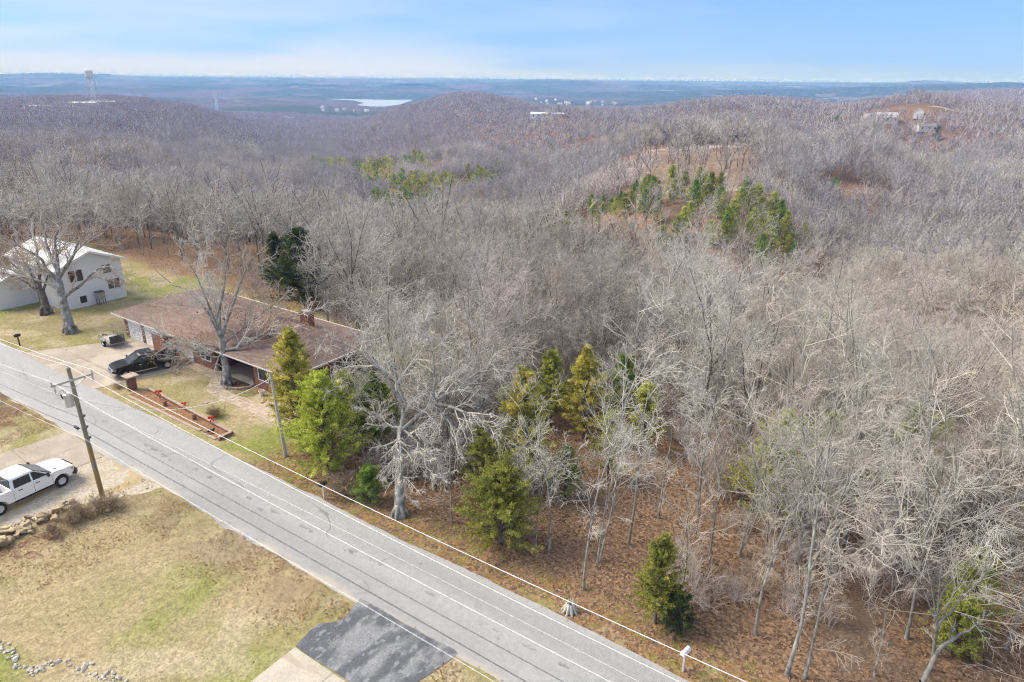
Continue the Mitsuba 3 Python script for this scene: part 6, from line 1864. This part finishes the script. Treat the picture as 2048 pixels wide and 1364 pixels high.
for i in range(len(x)):
    s = rng.uniform(0.68, 1.02) * (1.0 if r[i] < 95 else 0.84); rot = rng.uniform(0, 360)
    if r[i] < 78:
        g = f'near_tree_{int(rng.integers(0, 8))}'
    else:
        g = f'mid_tree_{int(rng.integers(0, 7))}'
    if n_single < 150:
        n_single += 1
        key = numbered('bare_tree')
        near_list.append((key, x[i], y[i], int(g[-1]) if g.startswith('near') else -1))
    else:
        n_mass += 1
        key = f'woodland__{n_mass:04d}'
    scene[key] = {'type': 'instance', 'group': {'type': 'ref', 'id': g}, 'to_world': place(x[i], y[i], z[i], rot, s, s * rng.uniform(0.9, 1.1))}
LANDMARKS = [(gp(*q)[:2], w) for q, w in (((800, 1030), 'the broad pale sycamore'), ((1166, 878), 'the pyramid shaped golden cedar'), ((1000, 1088), 'the low wide roadside cedar'), ((1310, 1246), 'the slim green roadside cedar'), ((1552, 1048), 'the broad green cedar among pale branches'),
             ((1046, 985), 'the tall golden cedar'), ((610, 612), 'the dark cedar behind the brick house'), ((686, 781), 'the right end of the brick house'), ((1858, 1340), 'the leaning dead stem'), ((1792, 1000), 'the dark green cedar on the right'), ((1925, 1262), 'the sparse yellow green cedar'), ((248, 575), 'the right corner of the white house'), ((1572, 1350), 'the tall pale trunk at the lower edge'), ((1771, 1032), 'the wide fan shaped tree'), ((1650, 1184), 'the large vase shaped pale tree'), ((1398, 1030), 'the tall grey trunk on the brown slope'),
             ((1925, 1160), 'the fan shaped tree at the right'), ((560, 592), 'the narrow dark cedar behind the brick house'), ((1420, 1126), 'the crooked tree behind the slim cedar'), ((1285, 905), 'the faint green cedar among trunks'))]
by_mark = {}
for key, tx, ty, kind in near_list:
    d = [math.hypot(tx - m_[0], ty - m_[1]) for m_, _ in LANDMARKS]
    by_mark.setdefault(int(np.argmin(d)), []).append((min(d), key, kind))
for mk, items in by_mark.items():
    for rank, (_, key, kind) in enumerate(sorted(items)):
        look = {0: 'pale barked bare tree', 1: 'pale two stemmed bare tree', 2: 'broad grey bare tree', 3: 'upright grey bare tree', 4: 'many limbed rose grey bare tree', 5: 'slender pale bare tree', 6: 'dark trunked bare tree', 7: 'small pale pole of a tree'}.get(kind, 'grey bare tree')
        order = 'nearest' if rank == 0 else f'{nth(rank + 1)} nearest'
        labels[key] = {'label': f'{look}, {order} to {LANDMARKS[mk][1]}', 'category': 'tree', 'group': 'bare trees of the near woods'}
print('trees to 205 m', len(x))
x, y = scatter(0, 85, 1.95, 55)
k = clear_of(x, y)
x, y = x[k], y[k]
z = height(x, y)
for i in range(len(x)):
    scene[f'understorey__{i + 1:04d}'] = {'type': 'instance', 'group': {'type': 'ref', 'id': f'young_tree_{int(rng.integers(0, 3))}'}, 'to_world': place(x[i], y[i], z[i], rng.uniform(0, 360), rng.uniform(0.45, 1.1))}
labels['understorey'] = {'label': 'thicket of thin bare saplings filling the gaps between the near trees', 'category': 'saplings', 'kind': 'stuff'}
print('understorey', len(x))


# the trees that stand apart on the brown hill and along its top
hg = np.random.default_rng(404)
hill_list = []
for i in range(150):
    for _ in range(60):
        q = at_dist(hg.uniform(1225, 1640), 330, hg.uniform(255, 470)) if 40 < i < 100 else at_dist(hg.uniform(1265, 1530), 330, hg.uniform(300, 425) if i > 40 else hg.uniform(400, 480))
        if all((q[0] - a_) ** 2 + (q[1] - b_) ** 2 > c_ ** 2 for a_, b_, c_ in KEEP_CLEAR):
            break
    key = numbered('bare_tree')
    hill_list.append((float(q[0] / q[1]), key))
    s = hg.uniform(0.6, 1.0)
    scene[key] = {'type': 'instance', 'group': {'type': 'ref', 'id': f'hill_tree_{int(hg.integers(0, 2))}'}, 'to_world': place(q[0], q[1], height(q[0], q[1])[0], hg.uniform(0, 360), s)}
    KEEP_CLEAR.append((q[0], q[1], 4.0))
for k, (_, key) in enumerate(sorted(hill_list)):
    labels[key] = {'label': f'{nth(k + 1)} dark trunked bare tree from the left on the brown hill', 'category': 'tree', 'group': 'bare trees on the brown hill'}


def patch(seed, size, step, H, n1, n2, twig, density=1.0):
    g = np.random.default_rng(seed)
    i = np.arange(-size / 2 + step / 2, size / 2, step)
    X, Y = np.meshgrid(i, i)
    X = (X + g.uniform(-0.45, 0.45, X.shape) * step).ravel(); Y = (Y + g.uniform(-0.45, 0.45, Y.shape) * step).ravel()
    vs, fs, tv, tf, at, at2 = [], [], [], [], 0, 0
    for k, (px, py) in enumerate(zip(X, Y)):
        h = H * g.uniform(0.6, 1.12)
        gr = light_tree(int(g.integers(1, 10 ** 6)), h, n1, n2, twig)
        off = np.array([px, py, 0])
        v, f = tubes(gr[0][0] + off, gr[0][1], 3) if size < 40 else ribbons(gr[0][0][:, ::3] + off, np.array([0.16]), g); tv.append(v); tf.append(f + at2); at2 += len(v)
        v, f = ribbons(gr[1][0] + off, gr[1][1][:, 0] * 1.3, g); vs.append(v); fs.append(f + at); at += len(v)
        v, f = ribbons(gr[2][0] + off, gr[2][1][:, 0], g); vs.append(v); fs.append(f + at); at += len(v)
    return trimesh.Trimesh(np.vstack(tv), np.vstack(tf), process=False), trimesh.Trimesh(np.vstack(vs), np.vstack(fs), process=False)


for nm in ('twigs_grey', 'twigs_rose', 'twigs_pale', 'twigs_slope', 'twigs_slope_rose'):
    scene[nm + '_far'] = {'type': 'twosided', 'bsdf': scene[nm]}


def lay_patches(name, kinds, r0, r1, size, seed):
    g = np.random.default_rng(seed)
    n = int(r1 / size) + 1
    i, j = np.meshgrid(np.arange(-n, n + 1), np.arange(0, n + 1))
    x, y = (i * size).ravel().astype(float), (j * size).ravel().astype(float)
    # the grid is turned so that its rows do not line up with the view
    c, s = math.cos(0.4), math.sin(0.4)
    x, y = np.concatenate([x * c - y * s, x * c + y * s]), np.concatenate([x * s + y * c, y * c - x * s])
    x, y = x[:len(i.ravel())], y[:len(i.ravel())]
    r = np.hypot(x, y)
    k = (r >= r0) & (r < r1) & in_view(x, y, 1.03)
    x, y, r = x[k], y[k], r[k]
    w = wooded(x, y)
    k = (w > 0.5) | (g.uniform(0, 1, len(x)) < w * 0.6)
    x, y, r = x[k], y[k], r[k]
    for cx, cy, cr in KEEP_CLEAR:
        if cx * cx + cy * cy > 190 ** 2 and cr < 3 and size < 40:
            q = (x - cx) ** 2 + (y - cy) ** 2 > (size * 0.42 + 1) ** 2
            x, y, r = x[q], y[q], r[q]
    z = height(x, y)
    # those that hills hide from the camera and a few metres round it are left out
    vis = visible(x, y, z + TREE_H + 3)
    x, y, z = x[vis], y[vis], z[vis]
    e = size * 0.35
    gx, gy = (height(x + e, y) - height(x - e, y)) / (2 * e), (height(x, y + e) - height(x, y - e)) / (2 * e)
    zm = (height(x + e, y) + height(x - e, y) + height(x, y + e) + height(x, y - e) + 2 * z) / 6
    for q in range(len(x)):
        a = math.radians(90 * int(g.integers(0, 4)) + 23)
        ca, sa = math.cos(a), math.sin(a)
        f = g.choice([-1.0, 1.0])
        R = np.array([[ca * f, -sa, 0], [sa * f, ca, 0], [0, 0, 1.0]])
        S = np.array([[1, 0, 0], [0, 1, 0], [gx[q], gy[q], 1]])
        M = np.eye(4); M[:3, :3] = S @ R; M[:3, 3] = (x[q], y[q], zm[q])
        key = f'{name}__{q + 1:04d}'
        scene[key] = {'type': 'instance', 'group': {'type': 'ref', 'id': kinds[int(g.integers(0, len(kinds)))]}, 'to_world': T(M)}
    print(name, len(x))


def visible(x, y, z):
    """Rough line of sight from the camera over the terrain."""
    ts = np.concatenate([np.linspace(0.04, 0.9, 26), [0.94, 0.97]])
    ok = np.ones(len(x), bool)
    for t in ts:
        h = height(x * t, y * t) + 4.0
        line = CAM_H + 6 + (z - CAM_H - 6) * t
        far = np.hypot(x, y) * t
        ok &= (line + 6 + far * 0.004 > h)
    return ok


for k in range(5):
    tr, cr = patch(100 + k, 26.0, 5.2, 15.0, 22, 9, 0.048)
    tone = ('twigs_slope_far', 'twigs_slope_rose_far', 'twigs_grey_far', 'twigs_slope_far', 'twigs_rose_far')[k]
    scene[f'mid_patch_{k}'] = {'type': 'shapegroup', 'trunk': mikit.ply(tr, 'bark_grey', False), 'crown': mikit.ply(cr, tone)}
    tr, cr = patch(200 + k, 62.0, 7.8, 15.0, 10, 5, 0.098)
    tone = ('twigs_slope_far', 'twigs_slope_rose_far', 'twigs_slope_far', 'twigs_slope_far', 'twigs_slope_rose_far')[k]
    scene[f'far_patch_{k}'] = {'type': 'shapegroup', 'trunk': mikit.ply(tr, 'twigs_slope_far', False), 'crown': mikit.ply(cr, tone)}
lay_patches('hillside_woods', [f'mid_patch_{k}' for k in range(5)], 198, 640, 25.0, 3)
lay_patches('distant_woods', [f'far_patch_{k}' for k in range(5)], 640, 2300, 60.0, 4)
labels['woodland'] = {'label': 'dense mass of bare grey winter woods behind the near trees', 'category': 'woods', 'kind': 'stuff'}
labels['hillside_woods'] = {'label': 'bare grey woods covering the near hills and hollows', 'category': 'woods', 'kind': 'stuff'}
labels['distant_woods'] = {'label': 'hazy violet woods on the distant hills below the skyline', 'category': 'woods', 'kind': 'stuff'}
# ------------------------------------------------------------------ haze
lo = float(min(_tm.vertices[:, 2].min(), LAKE_Z)) - 1.0
hi = float(max(_tm.vertices[:, 2].max(), CAM_H)) + 25.0
print('haze', lo, hi)
scene['haze'] = {'type': 'cube', 'to_world': T().translate([0, 0, (lo + hi) / 2]).scale([61000, 61000, (hi - lo) / 2]), 'bsdf': {'type': 'null'}, 'interior': {'type': 'ref', 'id': 'haze_air'}}
labels['haze'] = {'label': 'thin blue winter haze over the far hills', 'category': 'haze', 'kind': 'stuff'}
